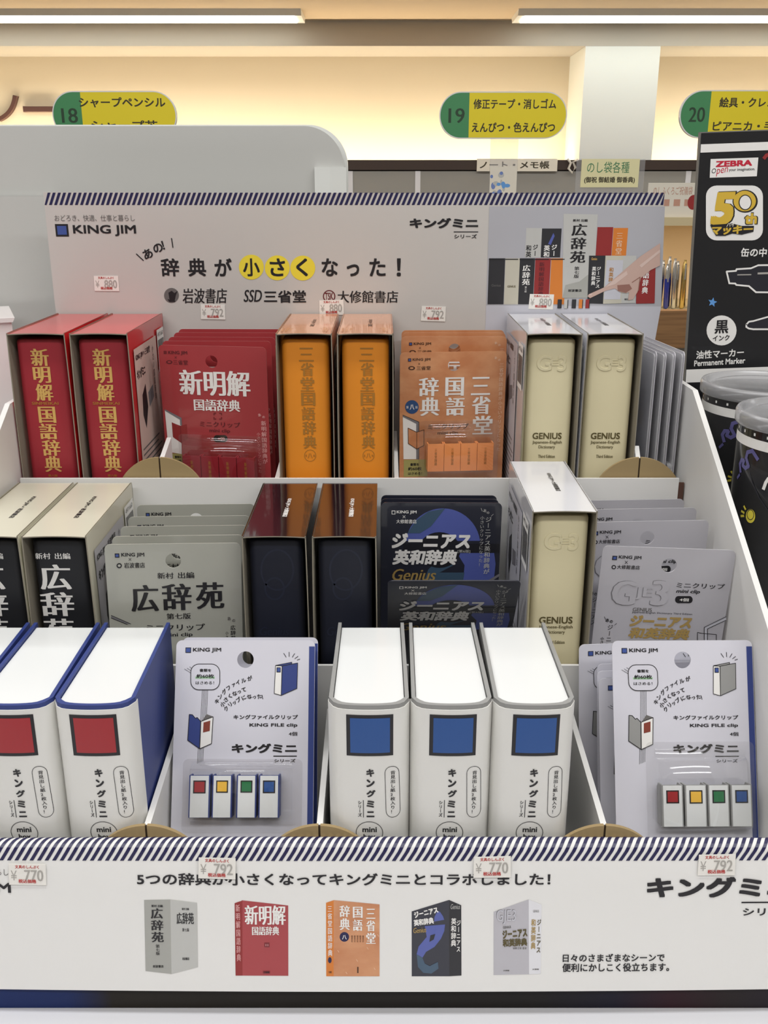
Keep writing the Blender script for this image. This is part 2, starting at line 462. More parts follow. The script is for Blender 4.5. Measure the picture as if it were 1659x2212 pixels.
# aisle signs
def aisle_sign(num, x0, x1, z0, z1, lines, label, post):
    cx = (x0 + x1) / 2; M = TM(cx, 2.9, 1.2684)
    t = thing('aisle_sign', label, 'sign', M, 'green and yellow aisle signs'); w = (x1 - x0) / 2; a = z0 - 1.268; c = z1 - 1.268; r = (c - a) / 2 - .001
    b = MB(); b.prism(rrect(-w, a, w, c, r, 14), 0, .012, 'white_plastic', 'y')
    p = Print(b, M)
    out = rrect(-w + .003, a + .003, w - .003, c - .003, r - .003, 14); sx = -w + .082
    p.poly_m([q for q in out if q[0] < sx] + [(sx, a + .003), (sx, c - .003)][::1] if False else [(max(q[0], -9), q[1]) for q in out if q[0] <= sx] + [(sx, a + .003), (sx, c - .003)], 'sign_green')
    ylw = [q for q in out if q[0] >= sx]
    p.poly_m([(sx, c - .003), (sx, a + .003)] + ylw[len(ylw) - 15:] + ylw[:15], 'sign_yellow')
    p.text_m(num, -w + .025, (a + c) / 2 - .02, -w + .070, (a + c) / 2 + .018, 'sign_number', 'n')
    for s_, u0, u1, v in lines: p.text_m(s_, u0, v - .013, u1, v + .013, 'sign_ink', 'b')
    b.build('sign_board', t)
    b = MB(); px0, px1 = post; b.box(px0, px1, .013, .018, 0, a + .02, 'acrylic'); b.box(px0, px1, -.03, .05, 0, .004, 'acrylic'); b.build('post', t)
    return t, M


zm = 1.537
t18, _ = aisle_sign('18', -.9176, -.5742, 1.4755, 1.599, [('シャープペンシル', -.095, .143, .302), ('シャープ芯', -.066, .118, .243)], 'aisle sign 18 with its lower half hidden behind the white board', (-.04, .04))
t19, _ = aisle_sign('19', .1533, .5065, 1.4764, 1.5976, [('修正テープ・消しゴム', -.083, .145, .298), ('えんぴつ・色えんぴつ', -.086, .145, .238)], 'aisle sign 19 on a clear post holding a blue picture', (-.031, .047))
t20, _ = aisle_sign('20', .8182, 1.1715, 1.478, 1.6012, [('絵具・クレヨン', -.07, .11, .302), ('ピアニカ・手形', -.082, .118, .241)], 'aisle sign 20 partly covered by the black marker poster', (-.04, .04))
b = MB(); b.box(-.030, .046, .0105, .012, .004, .135, 'note_white'); p = Print(b, None, (0, .0105, 0))
for i in range(26):
    u = random.uniform(-.026, .034); v = random.uniform(.03, .125)
    p.poly_m(circ(u, v, random.uniform(.003, .009), random.uniform(.003, .01), 9), random.choice(['picture_blue', 'picture_blue', 'star_blue', 'photo_grey']), 1)
b.build('picture', t19)
# notices on and behind the gondola
M = TM(.634, 2.885, 1.2684)
t = thing('notice_holder', 'clear acrylic holder with a handwritten cream note below the white column', 'notice', M)
b = MB(); b.box(-.096, .096, 0, .003, 0, .155, 'acrylic').box(-.096, .096, -.03, .05, 0, .003, 'acrylic'); b.build('holder', t)
b = MB(); b.box(-.082, .080, -.002, -.0005, .080, .155, 'note_cream'); p = Print(b, M, (0, -.002, 0))
p.text_m('のし袋各種', -.066, .118, .052, .148, 'note_green', 'r'); p.text_m('(御祝 御結婚 御香典)', -.072, .090, .070, .108, 'sign_ink', 'b'); b.build('note', t)
a0 = at(1030, 370, 9.85); a1 = at(1205, 343, 9.85); M = TM((a0.x + a1.x) / 2, 9.86, a0.z); w = (a1.x - a0.x) / 2; h = a1.z - a0.z
b = MB(); b.box(-w, w, -.004, .01, 0, h, 'note_white'); p = Print(b, M, (0, -.004, 0)); p.text_m('ノート・メモ帳', -w * .93, h * .2, w * .8, h * .82, 'sign_ink', 'b')
o = b.build('shelf_sign', None, M); tag(o, 'white strip sign on the dark rail behind the clear post', 'sign')
M = TM(.835, 2.87, 1.2684); b = MB(); b.box(-.095, .075, 0, .002, 0, .092, 'note_white'); p = Print(b, M)
p.text_m('のしふくろご祝儀袋', -.08, .06, .03, .082, 'note_pink', 'r')
for k in range(4): p.rect_m(-.08 + .03 * k, .03, -.062 + .03 * k, .048, 'note_pink')
p.poly_m(circ(.035, .04, .016, .02), 'note_red'); o = b.build('notice_card', None, M); tag(o, 'pale card with pink writing on the pen shelving top', 'notice')
q = [at(x, y, 9.84) for x, y in ((1226, 343), (1233, 352), (1228, 364), (1236, 373), (1243, 362), (1238, 350), (1248, 345))]
b = MB(); b.tube(q, .012, 'cord_white'); tag(b.build('cord'), 'white looped cord hanging from the dark rail', 'cord')

# ================================================================== THE DISPLAY TABLE AND BOARDS
t = thing('display_table', 'white shop table carrying the display stand', 'table', TM(0, 0, 0))
b = MB(); b.box(-1.1, 1.1, .12, 1.30, .80, .83, 'shelf_white'); b.build('tabletop', t)
for x in (-1.04, 1.04):
    for y in (.30, 1.24): b = MB(); b.box(x - .03, x + .03, y - .03, y + .03, 0, .80, 'shelf_white'); b.build('leg', t)
m = MATS['plinth_black']; nt = m.node_tree; bs = nt.nodes['Principled BSDF']; bs.inputs['Specular IOR Level'].default_value = .15      # dark base with blue and dark red blotches towards its ends
tc = nt.nodes.new('ShaderNodeTexCoord'); sp = nt.nodes.new('ShaderNodeSeparateXYZ'); rp = nt.nodes.new('ShaderNodeValToRGB'); mr = nt.nodes.new('ShaderNodeMapRange')
mr.inputs[1].default_value = -.32; mr.inputs[2].default_value = .32
e = rp.color_ramp.elements; e[0].position = 0; e[0].color = (.012, .03, .14, 1); e[1].position = 1; e[1].color = (.012, .012, .03, 1)
for pos, c in ((.17, (.012, .026, .11, 1)), (.215, (.02, .016, .012, 1)), (.66, (.014, .012, .011, 1)), (.74, (.011, .010, .022, 1)), (.80, (.03, .008, .014, 1)), (.86, (.02, .014, .014, 1))):
    k = e.new(pos); k.color = c
nt.links.new(tc.outputs['Object'], sp.inputs[0]); nt.links.new(sp.outputs[0], mr.inputs[0]); nt.links.new(mr.outputs[0], rp.inputs[0]); nt.links.new(rp.outputs[0], bs.inputs['Base Color'])
b = MB(); b.box(-.335, .2725, .5135, 1.0, .8302, .8485, 'plinth_black'); tag(b.build('plinth'), 'low dark plinth under the white display stand', 'plinth')

# big white board behind the header
M = TM(0, 1.05, 0)
t = thing('backboard', 'large pale board with a rounded corner behind the striped header', 'board', M)
xr = -.0406; zt = 1.411; r = .040
prof = [(xr, .8302), (xr, zt - r)] + [(xr - r + r * cos(radians(a)), zt - r + r * sin(radians(a))) for a in range(6, 91, 6)] + [(-.85, zt), (-.85, .8302)]
b = MB(); b.prism(prof, 0, .014, 'panel_grey', 'y'); b.build('upper_panel', t)
b = MB(); b.prism([(x + (.0035 if x > -.8 else 0), z + (.002 if z > 1.3 else 0)) for x, z in prof], .014, .018, 'strip_white', 'y'); b.build('edge_trim', t)
b = MB(); b.box(-.85, -.335, -.012, -.001, .8302, 1.344, 'panel_grey'); b.build('lower_panel', t)
b = MB(); b.box(-.0705, -.0545, -.006, 0, 1.25, 1.372, 'strip_white').prism([(-.0545, -.006), (-.0385, -.001), (-.0385, .0), (-.0545, 0)], 1.25, 1.372, 'strip_white'); b.build('price_rail', t)
# white carton at the edge of the picture
a = at(24, 686, .93)
M = TM(a.x, .93, .8302) @ Matrix.Rotation(radians(23), 4, 'Z'); h = a.z - .8302
t = thing('carton', 'plain white carton standing beside the display, mostly out of view', 'carton', M)
b = MB(); b.box(-.2, 0, 0, .10, 0, h - .004, 'carton_white'); b.build('body', t)
b = MB(); b.prism([(-.2, h - .004), (.001, h - .004), (.003, h), (-.2, h)], -.003, .10, 'carton_white', 'y'); b.build('lid_flap', t)

# ================================================================== DISPLAY STAND
YH, Y3, Y23, Y2, Y12, Y1, YL = .98, .838, .827, .682, .672, .545, .528
XL, XR = -.326, .268
F3, F2, F1 = 1.0535, .9345, .8625
BW, BD, BH = .0500, .139, .172
stand = thing('display_stand', 'white stepped counter stand with striped header and striped front panel', 'display stand')
# side panels
prof = [(.534, .8488), (.99, .8488), (.99, 1.186), (.834, 1.186), (.534, 1.013)]
for x0, dz in ((XL - .0048, -.012), (XR, 0)):
    b = MB(); b.prism([(y, z + (dz if z > 1 else 0)) for y, z in prof], x0, x0 + .0045, 'white_board', 'x'); b.build('side_panel', stand)
# tiers and risers
for f, y0, y1 in ((F3, Y23 + .003, .99), (F2, Y12 + .003, Y23), (F1, YL + .008, Y12)):
    b = MB(); b.box(XL + .001, XR - .001, y0, y1, f - .003, f - .0003, 'white_board'); b.build('tier_shelf', stand)
for y, z0, z1 in ((Y23, F2 - .003, 1.108), (Y12, F1 - .003, 1.004)):
    b = MB(); b.box(XL + .003, XR - .006, y, y + .0026, z0, z1, 'white_board').box(XR - .006, XR - .001, y + .0005, y + .002, z0, z1 - .004, 'slit_brown'); b.build('riser', stand)
b = MB(); b.box(.108, .1585, Y2 - .004, Y2 + BD, F2, F2 + .0105, 'white_board'); b.build('spacer_block', stand)
# partitions and their kraft tabs
def partition(px, Yf, Yb, ztop, zf, zc, R, py):
    x = at(px, py, Yf).x
    b = MB(); b.prism([(Yf + .003, zf), (Yb, zf), (Yb, ztop + .012), (Yf + .003, ztop)], x - .002, x + .002, 'white_board', 'x')
    o = b.build('partition', stand)
    n = 18
    arc = [(R * cos(radians(a)), R * sin(radians(a))) for a in [i * 90 / n for i in range(n + 1)]]
    b = MB()
    b.prism([(x + .0007, zc - .03)] + [(x + max(c, .0007), zc + d) for c, d in arc[::-1]][::-1][::-1] + [(x + R, zc - .03)], Yf - .001, Yf + .0016, 'kraft', 'y')
    b.prism([(x - .0007, zc - .03)] + [(x - max(c, .0007), zc + d) for c, d in arc[::-1]] + [(x - R, zc - .03)], Yf - .001, Yf + .0016, 'kraft', 'y')
    b.box(x - .0009, x + .0009, Yf, Yf + .0012, zc - .03, zc + R - .001, 'kraft_slit')
    t_ = b.build('tab', o); t_['label'] = 'brown kraft half-round tab'


for px, ye in ((345, .876), (1381, .846)): partition(px, Y23 + .0055, ye, 1.121, F3, 1.0855, .0405, 1000)
for px in (594.3, 857): partition(px, Y23 + .0055, .975, 1.103, F3, 1.060, .0405, 1000)
for px in (316, 690, 1306): partition(px, YL + .011, Y12 - .001, .955, F1, .9185, .0385, 1790)

# ---- header board
M = TM(0, YH, 0)
b = MB()
zt = 1.3485; b.prism([(-.3265, 1.0), (.2700, 1.0), (.2690, zt - .002), (-.3265, zt)], 0, .004, 'header_paper', 'y')
p = Print(b, M)
x = -.327
while x < .2685:                      # slanted stripes along the top
    q = [(x, zt - .0118), (x + .0027, zt - .0118), (x + .0076, zt - .0006), (x + .0049, zt - .0006)]
    q = [(min(max(u, -.3262), .2688), v) for u, v in q]
    if q[1][0] - q[0][0] > .0005 or q[2][0] - q[3][0] > .0005: p.poly_m(q, 'navy_stripe')
    x += .00498
p.T('おどろき、快適、仕事と暮らし', 118, 464, 291, 478, 'ink_grey', 'r')
p.R(120, 484, 148, 511, 'ink'); p.R(124, 488, 144, 507, 'logo_blue', 2); p.T('KING JIM', 158, 486, 294, 510, 'ink', 'b')
for ch, x, y, a in (('あ', 319, 548, 24), ('の', 341, 535, 20), ('！', 358, 528, 14)): p.C(ch, x, y, 24, a)
p.L([(294.7, 548.5), (309.9, 562.7)], 2.2); p.L([(370.6, 514.8), (373.7, 534.3)], 2.2)
for cx, cy in ((543, 577), (599, 578.5), (654, 579)): p.E(cx, cy, 27, 'yellow')
for ch, x0, x1 in (('辞', 348, 387), ('典', 406, 445), ('が', 463.5, 501), ('小', 525, 561), ('さ', 583, 616), ('く', 640, 665), ('な', 695, 730), ('っ', 749, 776), ('た', 798, 833), ('！', 857, 866)):
    y0, y1 = (571, 597) if ch == 'っ' else (558, 597)
    p.T(ch, x0, y0, x1, y1, 'ink', 'b')
p.E(370.5, 638, 16, 'ink_grey'); p.G([(364, 632), (371, 628), (377, 633), (384, 628), (380, 638), (377, 652), (371, 652), (366, 646)], 'ink', 2); p.G([(362, 646), (380, 650), (378, 652), (366, 652)], 'ink', 3)
p.T('岩波書店', 394, 623, 491, 655, 'ink', 'n', shear=.1)
p.T('SSD', 526, 626, 566, 652, 'ink', 'n', shear=.25); p.T('三省堂', 570, 627, 661, 654, 'ink', 'b')
p.E(711, 640, 13.5, 'maroon'); p.E(711, 640, 11, 'header_paper', 2); p.T('TSK', 702, 632, 720, 648, 'maroon', 'b', 3)
p.T('大修館書店', 729, 628, 860, 654, 'ink', 'n')
p.T('キングミニ', 885, 471, 1033, 493, 'ink', 'h'); p.R(980, 500, 1033, 501.8); p.T('シリーズ', 981, 506, 1030, 515, 'ink', 'b')
# the printed photograph on the header
p.G([(1057, 446), (1436, 446), (1428, 662), (1050, 660)], 'photo_back'); p.G([(1050, 660), (1428, 662), (1413, 745), (1047, 745)], 'photo_floor')
p.crop(1020, 400, 2.596)
PB = lambda a, c, m, l=2: p.R(a[0], a[1], c[0], c[1], m, l)
PB((300, 240), (387, 405), 'photo_grey'); p.V_('和英', 300, 335, 332, 405, 'ink', 'b', 3); p.V_('ジー', 338, 330, 368, 400, 'ink', 'b', 3)
PB((388, 243), (497, 405), 'photo_black'); p.G([(425, 330), (455, 268), (462, 285), (440, 335)], 'blue_ring', 3); p.V_('英和', 400, 335, 435, 405, 'ink_white', 'b', 3); p.V_('ジー', 442, 330, 475, 400, 'ink_white', 'b', 3)
PB((697, 235), (785, 395), 'photo_red'); PB((787, 240), (868, 395), 'photo_orange'); p.V_('三省堂', 805, 262, 842, 392, 'peach_ink', 'm', 3)
for x0, x1, m in ((90, 180, 'photo_black'), (182, 262, 'photo_cream'), (262, 346, 'photo_black'), (348, 434, 'photo_red'), (437, 522, 'photo_orange')):
    PB((x0, 410), (x1, 668), m); p.R(x0 + 3, 413, x1 - 4, 418, 'ink', 4)
p.T('Genius', 108, 555, 160, 568, 'ink_grey', 'r', 3); p.T('GENIUS', 197, 562, 243, 574, 'olive_ink', 'b', 3)
p.V_('広辞苑', 280, 445, 325, 562, 'ink_white', 'm', 3); p.V_('第七版', 293, 566, 306, 602, 'ink_white', 'r', 3); p.V_('新明解国語辞典', 372, 430, 402, 622, 'maroon', 'm', 3)
p.G([(512, 160), (704, 164), (690, 400), (690, 632), (505, 632)], 'photo_grey', 3); p.G([(522, 560), (600, 540), (690, 470), (690, 632), (505, 632)], 'photo_grey_dark', 4)
p.T('新村 出編', 565, 190, 647, 205, 'ink', 'b', 5); p.V_('広辞苑', 552, 212, 640, 440, 'ink', 'm', 5); p.V_('第七版', 570, 455, 600, 522, 'ink', 'n', 5); p.T('岩波書店', 537, 583, 613, 598, 'ink', 'b', 5)
p.G([(655, 395), (747, 395), (735, 665), (645, 662)], 'photo_black', 5); p.V_('ジーニアス', 693, 455, 718, 578, 'ink_white', 'b', 6); p.V_('英和辞典', 668, 455, 692, 562, 'ink_white', 'b', 6); p.T('Genius', 668, 405, 700, 420, 'gold', 'n', 6)
p.G([(747, 395), (845, 395), (835, 662), (733, 665)], 'photo_cream', 5); p.R(745, 420, 838, 640, 'photo_floor', 6); p.V_('和英辞典', 764, 460, 790, 570, 'gold_dark', 'b', 7)
p.G([(845, 395), (920, 395), (915, 660), (835, 662)], 'photo_grey', 5); p.T('岩波', 852, 634, 885, 645, 'ink', 'b', 6)
p.G([(925, 430), (1028, 430), (1022, 662), (918, 664)], 'photo_red', 5); p.V_('国語辞典', 955, 440, 990, 610, 'ink_white', 'm', 6)
for x0, m in ((478, 'photo_black'), (514, 'photo_grey'), (558, 'photo_black'), (597, 'photo_orange'), (635, 'photo_red')): p.R(x0, 640, x0 + 23, 690, m, 7); p.R(x0 + 19, 642, x0 + 23, 690, 'ink', 8)
p.G([(645, 622), (655, 610), (740, 572), (800, 520), (860, 468), (940, 400), (1052, 325), (1052, 450), (1000, 475), (945, 520), (925, 600), (900, 640), (873, 645), (878, 600), (860, 605), (825, 598), (800, 578), (745, 592), (660, 633)], 'skin_print', 9)
p.G([(812, 560), (880, 555), (895, 580), (860, 603), (815, 592)], 'skin_dark', 10); p.G([(745, 572), (800, 525), (865, 480), (870, 500), (800, 555)], 'skin_light', 10); p.G([(648, 616), (656, 610), (672, 606), (668, 618)], 'skin_light', 10)
p.G([(935, 450), (1052, 360), (1052, 376), (948, 462)], 'skin_light', 10); p.L([(895, 545), (940, 515), (930, 590)], 5, 'skin_dark', 10)
header = b.build('header_board', stand, M)


def sticker(parent, M, px, py, w, h, price, rot, bend=None, o=(0, 0, 0), U=(1, 0, 0), V=(0, 0, 1)):
    b = MB(); p0 = Print(MB(), M, o, U, V); u, v = p0.uv(px, py)
    p = Print(b, None, (0, 0, 0), (cos(rot), 0, sin(rot)), (-sin(rot), 0, cos(rot)))
    q = [(-w / 2, -h / 2), (w / 2, -h / 2), (w / 2, h / 2), (-w / 2 * .97, h / 2 * .96)]
    b.add([p.P(a, c, 1) for a, c in q] + [p.P(a, c, -1.5) for a, c in q], [(0, 1, 2, 3), (7, 6, 5, 4), (0, 4, 5, 1), (1, 5, 6, 2), (2, 6, 7, 3), (3, 7, 4, 0)], 'sticker_paper')
    p.text_m('文具のしんぷく', -w * .32, h * .28, w * .32, h * .44, 'ink_red', 'b', 2)
    p.text_m('¥', -w * .44, -h * .28, -w * .28, h * .18, 'ink_dots', 'r', 2); p.text_m(price, -w * .08, -h * .30, w * .43, h * .22, 'ink_dots', 'n', 3)
    p.text_m('税込価格', -w * .24, -h * .40, w * .24, -h * .22, 'ink_red', 'b', 4)
    N = Vector(U).cross(Vector(V)); base = Vector(o) + Vector(U) * u + Vector(V) * v + N * (.0003 + (bend(u) if bend else 0))
    R = Matrix((tuple(U), tuple(-N), tuple(V))).transposed().to_4x4()
    s_ = b.build('price_sticker', parent, Matrix.Translation(base) @ R); s_['label'] = 'small white price sticker marked ' + price
    return s_


for px, py, pr, r in ((230, 612, '880', -.01), (460, 673.5, '792', -.02), (716, 664, '880', .015), (936, 677.5, '792', -.03), (1169, 651.5, '880', -.03)): sticker(header, M, px, py, .0243, .0148, pr, r)

# ---- striped front panel, bowed a little, folded over at the top
LEAN = radians(9.5); OF = Vector((0, YL, .9452)); LB = .0975; VF = Vector((0, sin(LEAN), cos(LEAN)))
def bow(u): return .0075 * (1 - (u / .33) ** 2) * .6


NF = Vector((1, 0, 0)).cross(VF); RF = .0052


class Wrap(Print):
    """front panel: v<0 on the flat, v>0 over the rounded fold"""
    def P(s, u, v, lay):
        n = E0 + E1 * lay + bow(u) * (.25 + .75 * max(-v, 0) / LB)
        if v <= 0: return s.o + s.U * u + s.V * v + s.N * n
        a = v / RF; c = s.o - s.N * RF
        return c + s.U * u + (s.N * cos(a) + s.V * sin(a)) * (RF + n)


b = MB(); p = Wrap(b, Matrix.Identity(4), OF, (1, 0, 0), VF)
us = [XL - .003 + (XR - XL + .006) * i / 40 for i in range(41)]; vl = [-LB * i / 4 for i in (4, 3, 2, 1, 0)] + [RF * radians(a) for a in (18, 36, 54, 72, 90, 108, 126)]
grid = [p.P(u, v, -1.6) for v in vl for u in us]
b.add(grid, [(j * 41 + i, j * 41 + i + 1, (j + 1) * 41 + i + 1, (j + 1) * 41 + i) for j in range(len(vl) - 1) for i in range(40)], 'white_board', True)
g2 = [q - NF * .0022 for q in grid[:41 * 5]]
b.add(g2, [(j * 41 + i, (j + 1) * 41 + i, (j + 1) * 41 + i + 1, j * 41 + i + 1) for j in range(4) for i in range(40)], 'white_board', True)
b.add(grid[:41] + g2[:41], [(i, 41 + i, 42 + i, i + 1) for i in range(40)], 'board_edge')
x = XL - .012
VT = RF * radians(118); VB = -.0062
while x < XR + .003:
    prev = None
    for k in range(9):
        v = VB + (VT - VB) * k / 8; sh = (v - VB) * .62
        a, c = x + sh, x + sh + .00245
        a = min(max(a, XL - .003), XR + .003); c = min(max(c, XL - .003), XR + .003)
        if prev and (c - a > 1e-5 or prev[1] - prev[0] > 1e-5):
            b.add([p.P(prev[0], prev[2], 1), p.P(prev[1], prev[2], 1), p.P(c, v, 1), p.P(a, v, 1)], [(0, 1, 2, 3)], 'navy_stripe', True)
        prev = (a, c, v)
    x += .0049
p.T('おどろき、快適、仕事と暮らし', -180, 1875, 19, 1890, 'ink_grey', 'r'); p.T('KING JIM', -150, 1905, 25, 1933, 'ink', 'b')
p.T('5つの辞典が小さくなってキングミニとコラボしました！', 297, 1883, 1188, 1909, 'ink', 'b')
p.T('日々のさまざまなシーンで', 1213.5, 2054, 1433, 2071, 'ink', 'b'); p.T('便利にかしこく役立ちます。', 1212.5, 2074, 1443, 2092, 'ink', 'b')
p.T('キングミニ', 1396, 1892, 1714, 1936, 'ink', 'h'); p.R(1600, 1945.5, 1714, 1948.5); p.T('シリーズ', 1603, 1958, 1714, 1975, 'ink', 'b')
p.crop(0, 1780, 2.676)
p.G([(837, 430), (988, 427), (998, 848), (848, 832)], 'photo_grey_dark', 0); p.G([(988, 427), (1143, 445), (1150, 808), (998, 848)], 'photo_grey', 0)
p.V_('広辞苑', 878, 472, 950, 672, 'ink', 'm'); p.V_('第七版', 906, 680, 930, 742, 'ink', 'n'); p.T('新村 出編', 880, 456, 945, 470, 'ink', 'b'); p.T('岩波書店', 890, 797, 952, 812, 'ink', 'b')
p.T('広辞苑', 1025, 500, 1125, 565, 'ink', 'm'); p.T('第七版', 1058, 588, 1098, 607, 'ink', 'n'); p.T('新村 出編', 1056, 473, 1096, 486, 'ink', 'b'); p.T('岩波書店', 1060, 753, 1100, 768, 'ink', 'b')
p.crop(480, 1860, 2.860)
p.G([(80, 248), (128, 232), (130, 685), (88, 685)], 'photo_red', 0); p.G([(124, 231), (410, 262), (412, 685), (128, 685)], 'red_card', 0)
p.T('新明解', 142, 260, 395, 378, 'ink_white', 'm'); p.T('国語辞典', 188, 388, 355, 440, 'ink_white', 'm'); p.V_('新明解国語辞典', 90, 252, 117, 600, 'pink_ink', 'n'); p.R(264, 485, 296, 513, 'red_deep'); p.T('第八版', 270, 492, 290, 506, 'pink_ink', 'r', 3); p.R(256, 655, 300, 671, 'red_deep'); p.T('三省堂', 264, 658, 294, 668, 'ink', 'b', 3)
p.G([(643, 245), (692, 229), (692, 687), (645, 687)], 'photo_orange', 0); p.G([(690, 229), (972, 255), (972, 687), (690, 687)], 'amber_card', 0)
for ch, x0, y0, x1, y1 in (('三', 890, 280, 946, 340), ('省', 890, 350, 946, 415), ('堂', 890, 425, 948, 490), ('国', 808, 268, 868, 335), ('語', 808, 345, 868, 413), ('辞', 726, 260, 790, 330), ('典', 726, 338, 790, 408)): p.T(ch, x0, y0, x1, y1, 'ink_white', 'm')
p.V_('三省堂国語辞典', 653, 258, 682, 568, 'ink_white', 'n'); p.E(756, 450, 29, 'navy_stripe'); p.T('八', 742, 438, 770, 464, 'ink_white', 'b', 3); p.E(667, 590, 11, 'navy_stripe', 1, 18)
for k in range(5): p.V_('編者氏名', 797 + 17 * k, 440, 809 + 17 * k, 482, 'brown_ink', 'r')
p.R(835, 630, 843, 667, 'brown_ink'); p.T('三省堂', 658, 655, 678, 668, 'brown_ink', 'b')
for a, c in ((715, 530), (895, 512), (830, 585), (938, 635), (765, 660), (960, 435)): p.L([(a, c), (a + 8, c + 12)], 3, 'peach_ink')
p.G([(1170, 297), (1400, 228), (1400, 687), (1170, 687)], 'night_card', 0); p.G([(1400, 228), (1475, 260), (1475, 683), (1400, 687)], 'photo_black', 0)
p.G([(1308, 358), (1310, 330), (1330, 292), (1345, 300), (1362, 325), (1370, 347)], 'blue_ring'); p.G([(1262, 450), (1250, 385), (1375, 375), (1370, 415), (1350, 460), (1310, 510), (1258, 540), (1236, 575), (1200, 555), (1212, 508)], 'blue_ring')
p.G([(1200, 555), (1236, 575), (1250, 610), (1280, 625), (1330, 600), (1334, 640), (1290, 670), (1240, 665), (1208, 630)], 'teal_ring', 2); p.G([(1285, 440), (1315, 432), (1305, 465), (1278, 480)], 'dark_band', 2)
p.T('ジーニアス', 1183, 283, 1333, 320, 'ink_white', 'h', 3, rot=14); p.T('英和辞典', 1182, 338, 1305, 377, 'ink_white', 'h', 3, rot=8); p.T('Genius', 1180, 392, 1260, 424, 'gold_foil', 'n', 3, .25, rot=5)
p.T('Genius', 1410, 252, 1468, 282, 'photo_grey', 'r', 3, .25); p.V_('英和辞典', 1411, 334, 1444, 508, 'ink_white', 'b', 3); p.V_('ジーニアス', 1445, 345, 1470, 542, 'ink_white', 'b', 3)
p.crop(1000, 1780, 2.517)
p.G([(165, 465), (355, 400), (355, 797), (163, 800)], 'silver_card', 0); p.G([(355, 400), (425, 428), (418, 795), (355, 797)], 'white_case', 0)
p.T('GJE3', 178, 452, 282, 530, 'silver_ink', 'r', 2); p.T('GJE3', 180, 454, 284, 532, 'photo_floor', 'r', 3); p.T('GENIUS', 215, 540, 258, 553, 'ink_grey', 'b', rot=5)
p.T('ジーニアス', 212, 557, 345, 602, 'olive_ink', 'h', 3, rot=6); p.T('和英辞典', 213, 606, 345, 648, 'olive_ink', 'h', 3, rot=3); p.T('編集主幹 著者', 268, 652, 342, 664, 'ink_grey', 'r')
p.V_('ジーニアス', 396, 502, 420, 685, 'olive_ink', 'b', 3); p.V_('和英辞典', 366, 502, 392, 665, 'gold_foil', 'b', 3); p.T('GENIUS', 378, 455, 410, 468, 'ink_grey', 'r'); p.T('大修館', 215, 772, 248, 780, 'ink_grey', 'b'); p.T('大修館', 372, 766, 408, 774, 'ink_grey', 'b')
front = b.build('front_panel', stand)
for px, py, pr, r in ((61, 1886, '770', -.02), (470, 1871, '792', -.03), (1062, 1868, '770', .015), (1546, 1865, '792', .01)):
    sticker(front, Matrix.Identity(4), px, py, .0242, .0148, pr, r, lambda u: bow(u) * .55, OF, (1, 0, 0), tuple(VF))

# ================================================================== BOXED DICTIONARIES
def loft(mb, poly, levels, m):
    """rounded block: levels = (z, inset)"""
    cx = sum(p[0] for p in poly) / len(poly); cy = sum(p[1] for p in poly) / len(poly)
    hx = max(abs(p[0] - cx) for p in poly); hy = max(abs(p[1] - cy) for p in poly); n = len(poly); v = []
    for z, i in levels: v += [(cx + (x - cx) * (hx - i) / hx, cy + (y - cy) * (hy - i) / hy, z) for x, y in poly]
    fs = [(k * n + a, k * n + (a + 1) % n, (k + 1) * n + (a + 1) % n, (k + 1) * n + a) for k in range(len(levels) - 1) for a in range(n)]
    mb.add(v, fs, m, True)
    mb.add(v[-n:], [tuple(range(n))], m); mb.add(v[:n], [tuple(range(n))[::-1]], m)


REC = .0085


